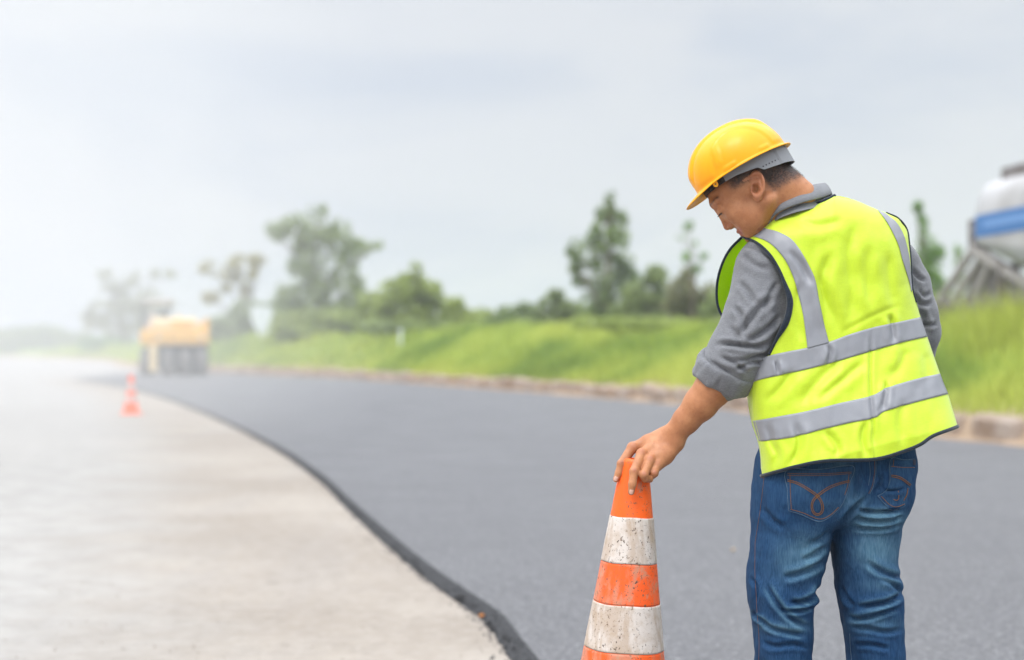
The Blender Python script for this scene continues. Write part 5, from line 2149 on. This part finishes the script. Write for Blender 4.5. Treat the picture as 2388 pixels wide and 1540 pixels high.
root.rotation_euler = (0, 0, RAD(13.5))
# operator sitting at the left of the platform
m_pale = mat('pale_overalls', (.62, .60, .66), .9)
o0 = rp(356, 770, 2.2)
o0 = G0 * (1, 1, 0) + np.append(rotz(RAD(13.5))[:2, :2] @ (o0 - G0)[:2], o0[2])


def op_sdf(X, Y, Z):
    x, y, z = X - o0[0], Y - o0[1], Z - o0[2]
    d = chain_d(x, y, z, [((0, 0, .10), .15), ((0, .02, .35), .15), ((0, 0, .56), .16)], .06)
    d = smin(d, chain_d(x, y, z, [((0, 0, .6), .07), ((0, -.01, .74), .065)], .02), .03)
    d = smin(d, ell_d(x, y, z, (0, -.02, .83), (.078, .098, .115)), .02)
    d = smin(d, ell_d(x, y, z, (0, -.115, .82), (.014, .02, .02)), .01)
    for s in (-1, 1):
        d = smin(d, chain_d(x, y, z, [((s * .17, 0, .55), .06), ((s * .24, -.10, .30), .05), ((s * .14, -.36, .32), .038)], .03), .03)
        d = smin(d, chain_d(x, y, z, [((s * .09, 0, .08), .09), ((s * .12, -.42, .06), .07), ((s * .12, -.46, -.30), .05), ((s * .12, -.56, -.32), .04)], .04), .04)
        for k in range(5):
            a = np.array((s * (.14 - .018 * k + .036), -.38, .33 - .012 * k))
            d = smin(d, cone_d(x, y, z, a, a + np.array((-s * .01, -.07 + .01 * abs(k - 1), -.02)), .012, .009), .01)
        d = smin(d, ell_d(x, y, z, (s * .078, 0, .83), (.012, .018, .03)), .008)
    return d


ov, of_ = sdf_mesh(op_sdf, o0 - (.5, .8, .5), o0 + (.5, .4, 1.1), .022)
oper = mk('person', ov, of_, m_skin, origin=o0)
tag(oper, 'person in pale clothes sitting on the road roller under its canopy', 'person')
set_attr(oper, 'pink', np.zeros(len(ov)))
set_attr(oper, 'stubble', np.zeros(len(ov)))
ov2, of2 = sdf_mesh(lambda X, Y, Z: smax(op_sdf(X, Y, Z) - .014, np.maximum(Z - o0[2] - .62, -(Z - o0[2] + .28)), .01), o0 - (.5, .8, .5), o0 + (.5, .4, 1.1), .022)
m2 = ~((ov2[:, 1] < o0[1] - .35) & (ov2[:, 2] > o0[2] + .22))
mk('overalls', ov2, of2[m2[of2].all(1)], m_pale, oper)
q = MB()
g = [(o0[0] + .125 * r * math.cos(t), o0[1] - .02 + .145 * r * math.sin(t), o0[2] + .86 + h) for r, h in ((1.25, 0), (1.0, .01), (.98, .05), (.8, .10), (.45, .135), (.02, .145)) for t in np.linspace(0, 2 * math.pi, 20, endpoint=False)]
q.add(np.array(g), grid_faces(6, 20, True))
q.build('hat', m_pale, oper, smooth=True)

# ================================================================== sign and post on the bank
m_white = mat('sign_white', (.74, .78, .82), .5)
m_galv = mat('galvanised', (.62, .66, .70), .5)
SY = 88.0
f0 = P(612, 800, SY)
root = empty('road_sign', (f0[0], SY, f0[2]))
tag(root, 'white road sign whose plate narrows to a post, among the shrubs', 'sign')
pl = [(583, 714), (637, 714), (637, 748), (628, 772), (618, 790), (608, 790), (598, 772), (585, 748)]
v = [P(x, y, SY) for x, y in pl] + [P(x, y, SY) + (0, .03, 0) for x, y in pl]
k = len(pl)
F = [list(range(k))[::-1], list(range(k, 2 * k))] + [[i, (i + 1) % k, k + (i + 1) % k, k + i] for i in range(k)]
mk('plate', np.array(v), F, m_white, root, smooth=False)
q = MB()
q.tube([P(613, 830, SY) + (0, .06, 0), P(613, 716, SY) + (0, .06, 0)], .07, seg=10)
q.build('post', m_galv, root, smooth=True)
for y in (724, 744):
    q = MB()
    q.box(P(611, y, SY) + (0, .045, 0), (.9, .02, .06), bev=.005)
    q.build('bracket', m_galv, root)

MY = 66.0
f0 = P(934, 800, MY)
root = empty('marker_post', (f0[0], MY, f0[2]))
tag(root, 'little white marker post in the grass near the yellow-green tree', 'marker post')
q = MB()
q.box(P(934, 788, MY), (.11, .08, .75), bev=.01)
q.build('post', m_white, root)
q = MB()
q.box(P(934, 772, MY), (.17, .10, .14), bev=.02)
q.build('cap', m_white, root)

# ================================================================== tanker trailer
m_tank = mat('tank_white', (.60, .59, .575), .4)
n = NT(m_tank)
n.color(n.mix(n.step(n.noise(1.2, 6, .65, n.mapping((1, 1, .4))), .4, .7), (.50, .49, .485), (.38, .365, .35)))
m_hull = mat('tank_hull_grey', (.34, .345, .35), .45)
m_blue = mat('tank_blue', (.04, .16, .40), .45)
m_blue2 = mat('tank_pale_blue', (.14, .29, .56), .5)
m_frame = mat('trailer_frame', (.20, .165, .15), .8)
n = NT(m_frame)
n.color(n.mix(n.step(n.noise(3, 6, .7), .4, .65), (.22, .20, .19), (.10, .075, .065)))
m_framel = mat('trailer_pale_frame', (.33, .305, .285), .7)
T0 = P(2268, 822, 27.0)
T0[2] = 1.1
TD = np.array((.15, -.989, 0))
TD /= np.linalg.norm(TD)
TN = np.array((TD[1], -TD[0], 0))          # across, to the side facing us (-X)
TU = np.array((0, 0, 1.0))
RW = 1.2                                    # half width; the near side is the plane through T0


def tp(s, a, z):
    """s along from the tail towards us, a across away from the near side, z above datum."""
    return T0 + TD * s - TN * a + np.array((0, 0, z - T0[2]))


root = empty('tanker_trailer', (T0[0], T0[1], 1.1))
tag(root, 'white bulk tanker trailer with a blue stripe parked behind the grassy bank', 'trailer')
ZC = 3.32
secs = []
S_ = np.array([-.06, 0, .12, .6, 1.2, 1.8, 2.6, 3.4, 4.2, 5.0, 5.8, 6.6, 7.4, 8.2, 8.9, 9.0, 9.06])
bot_ = np.interp(S_, [0, 3.0, 4.4, 5.9, 9.0], [-.10, -1.45, -1.45, -.75, -.10])
topz = np.interp(S_, [-.06, 0, .12, .6, 8.6, 9, 9.06], [1.06, 1.14, 1.17, 1.18, 1.18, 1.15, 1.06])
wid = np.interp(S_, [-.06, 0, .12, 8.9, 9.06], [.86, .95, 1.0, 1.0, .86])
NS = 48
qa = np.linspace(0, 2 * math.pi, NS, endpoint=False)
for s, b, t_, w in zip(S_, bot_, topz, wid):
    yy = np.sign(np.cos(qa)) * np.abs(np.cos(qa)) ** np.where(np.sin(qa) >= 0, .42, .6) * RW * w
    zz = np.where(np.sin(qa) >= 0, np.abs(np.sin(qa)) ** .50 * t_, -np.abs(np.sin(qa)) ** .6 * -b * 1.0)
    yy = np.where(np.sin(qa) < 0, yy * (1 - .30 * np.abs(np.sin(qa)) ** 3.0 * min(1, -b / 1.45)), yy)
    secs.append([tp(s, RW - y_, ZC + z_) for y_, z_ in zip(yy, zz)])
secs = np.array(secs)
nS = len(S_)
capf = [list(range(NS)), [(nS - 1) * NS + k for k in range(NS)][::-1]]
tank = mk('tank', secs.reshape(-1, 3), grid_faces(nS, NS, True).tolist() + capf, m_tank, root)
hull = secs.copy()
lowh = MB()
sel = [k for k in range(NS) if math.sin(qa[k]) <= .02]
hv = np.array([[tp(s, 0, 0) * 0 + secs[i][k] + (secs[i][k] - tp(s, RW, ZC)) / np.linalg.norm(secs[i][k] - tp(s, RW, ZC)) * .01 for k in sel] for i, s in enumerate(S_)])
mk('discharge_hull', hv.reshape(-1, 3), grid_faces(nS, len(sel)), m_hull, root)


def side_strip(z0, z1, s0, s1, m, name, lift, parent):
    g = []
    for s in np.linspace(s0, s1, 30):
        for z in np.linspace(z0, z1, 6):
            tz = np.interp(s, S_, topz)
            w = np.interp(s, S_, wid) * RW
            y_ = w * max(0., 1 - (z / tz) ** (2 / .50)) ** (.42 / 2)
            g.append(tp(s, RW - y_ - lift, ZC + z))
    return mk(name, np.array(g), grid_faces(30, 6), m, parent)


side_strip(.04, .46, .1, 8.9, m_blue, 'blue_stripe', .012, tank)
side_strip(.20, .33, .45, 8.0, m_blue2, 'stripe_lettering', .018, tank)
# slanting edge beam under the hull, tail plate, struts, chassis
q = MB()
for a_ in (.0, 2 * RW):
    q.beam(tp(-.05, a_, ZC - .16), tp(3.0, a_ + (.4 if a_ == 0 else -.4), ZC - 1.5), .09, .16)
    q.beam(tp(4.4, a_ + (.4 if a_ == 0 else -.4), ZC - 1.5), tp(8.8, a_, ZC - .2), .09, .16)
q.build('hull_beam', m_framel, root)
q = MB()
q.box(tp(-.1, RW, ZC + .10), (1.9, .12, .55), np.stack((TN, TD, TU), 1), bev=.03)
q.build('tail_plate', m_framel, root)
q = MB()
q.box(tp(-.18, .14, ZC + .12), (.16, .28, .60), np.stack((TN, TD, TU), 1), bev=.02)
q.build('tail_bracket', m_frame, root)
for a_ in (.15, 2 * RW - .15):
    q = MB()
    q.beam(tp(-1.9, a_, 2.15), tp(9.2, a_, 2.15), .14, .26)
    q.build('chassis_rail', m_frame, root)
for s0, s1, zt in ((-1.7, -.15, 3.2), (-1.1, .35, 3.12), (.9, .9, 2.85), (-.1, .55, 3.0), (2.4, 2.4, 2.3)):
    for a_ in (.12, 2 * RW - .12):
        q = MB()
        q.beam(tp(s0, a_, 2.2), tp(s1, a_, zt), .12, .14)
        q.build('strut', m_framel if s0 < 0 else m_frame, root)
q = MB()
q.box(tp(.3, .4, 2.55), (.06, 1.5, .6), np.stack((TN, TD, TU), 1), bev=.02)
q.build('side_panel', m_framel, root)
pz = [(-.95, 2.28), (-.15, 3.10), (.25, 3.02), (2.45, 2.12), (2.45, 1.75), (-.95, 1.75)]
v = [tp(a, .30, b) for a, b in pz] + [tp(a, .36, b) for a, b in pz]
kk = len(pz)
mk('skirt_panel', np.array(v), [list(range(kk)), list(range(kk, 2 * kk))[::-1]] + [[i, (i + 1) % kk, kk + (i + 1) % kk, kk + i] for i in range(kk)], m_framel, root, smooth=False)
v = [tp(a, .20, b) for a, b in ((-1.9, 1.35), (-1.9, 2.02), (9.0, 2.02), (9.0, 1.35))] + [tp(a, .26, b) for a, b in ((-1.9, 1.35), (-1.9, 2.02), (9.0, 2.02), (9.0, 1.35))]
mk('under_guard', np.array(v), [[0, 1, 2, 3], [7, 6, 5, 4]] + [[i, (i + 1) % 4, 4 + (i + 1) % 4, 4 + i] for i in range(4)], m_frame, root, smooth=False)
q = MB()
q.box(tp(-1.0, .2, 1.75), (.1, 1.5, .45), np.stack((TN, TD, TU), 1), bev=.03)
q.build('mudguard', m_framel, root)
q = MB()
q.beam(tp(.55, .6, ZC + 1.20), tp(8.3, .6, ZC + 1.20), .6, .07)
for s in np.arange(.8, 8.3, .75):
    q.beam(tp(s, .45, ZC + .95), tp(s, .45, ZC + 1.34), .05, .05)
q.beam(tp(.55, .32, ZC + 1.19), tp(8.3, .32, ZC + 1.19), .06, .24)
q.build('walkway', m_frame, root)
for s in (2.2, 5.2):
    q = MB()
    q.tube([tp(s, RW, ZC + 1.05), tp(s, RW, ZC + 1.45)], .28, seg=16)
    q.build('hatch', m_framel, root)


def truck_wheel(s, a):
    c = tp(s, a, 1.62)
    prof = [(-.14, .55), (-.15, .9), (-.11, .99), (.11, .99), (.15, .9), (.14, .55)]
    g = [c + TN * u + TD * (.5 * r * math.cos(t)) + TU * (.5 * r * math.sin(t)) for u, r in prof for t in np.linspace(0, 2 * math.pi, 28, endpoint=False)]
    ty = mk('tyre', np.array(g), grid_faces(6, 28, True), m_tyre, root)
    g = [c + TN * u + TD * (.5 * r * math.cos(t)) + TU * (.5 * r * math.sin(t)) for u, r in ((.10, .04), (.09, .3), (.12, .56), (-.12, .56)) for t in np.linspace(0, 2 * math.pi, 20, endpoint=False)]
    mk('rim', np.array(g), grid_faces(4, 20, True), m_framel, ty)


for s in (-1.2, .1, 6.6, 7.9):
    for a_ in (.25, 2 * RW - .25):
        truck_wheel(s, a_)

# ------------------------------------------------------------------ air
def volume_mat(name, density, color=(.75, .765, .80)):
    m = bpy.data.materials.new(name)
    m.use_nodes = True
    t = m.node_tree
    t.nodes.clear()
    o = t.nodes.new('ShaderNodeOutputMaterial')
    v = t.nodes.new('ShaderNodeVolumePrincipled')
    v.inputs['Color'].default_value = (*color, 1)
    v.inputs['Density'].default_value = density
    v.inputs['Anisotropy'].default_value = 0.0
    t.links.new(v.outputs[0], o.inputs['Volume'])
    return m


mb = MB()
mb.box((-60, 230, 11), (520, 500, 24))
tag(mb.build('haze', volume_mat('haze_air',   .0014)), 'thin even haze filling the air over road and bank', 'haze', kind='stuff')


def dust(name, plan, z0, z1, density, label):
    """A closed drifting body of dust: plan outline (x, y) from z0 to z1, its sides leaning inwards."""
    pl = np.array(plan, float)
    c = pl.mean(0)
    v = [(x, y, z0) for x, y in pl] + [(c[0] + (x - c[0]) * .93, c[1] + (y - c[1]) * .93, z1) for x, y in pl]
    k = len(pl)
    F = [list(range(k))[::-1], list(range(k, 2 * k))] + [[i, (i + 1) % k, k + (i + 1) % k, k + i] for i in range(k)]
    o = mk(name, np.array(v), F, volume_mat(name + '_air', density, (.82, .81, .79)), smooth=False)
    return tag(o, label, 'dust', kind='stuff')


dust('dust_haze', [(-1.8, 6), (-2.2, 24), (-14, 36), (-40, 36), (-42, 8), (-5, 4.5)], -.4, 8,   .0075, 'pale dust low over the dusty ground round the small cone')
dust('dust_haze', [(-3, 8), (-4, 30), (-18, 40), (-44, 40), (-46, 11), (-9, 7)], -.45, 10, .0052, 'pale dust between the small cone and the road roller')
dust('dust_haze', [(-2.5, 12), (-3.2, 48), (-20, 60), (-60, 60), (-62, 14), (-12, 10)], -.5, 14, .003, 'thin dust drifting over the middle of the road before the roller')
dust('dust_haze', [(-9, 42), (-14, 84), (-30, 95), (-75, 90), (-75, 46), (-30, 38)], -.55, 17, .003, 'thin dust round the road roller and the trees behind it')
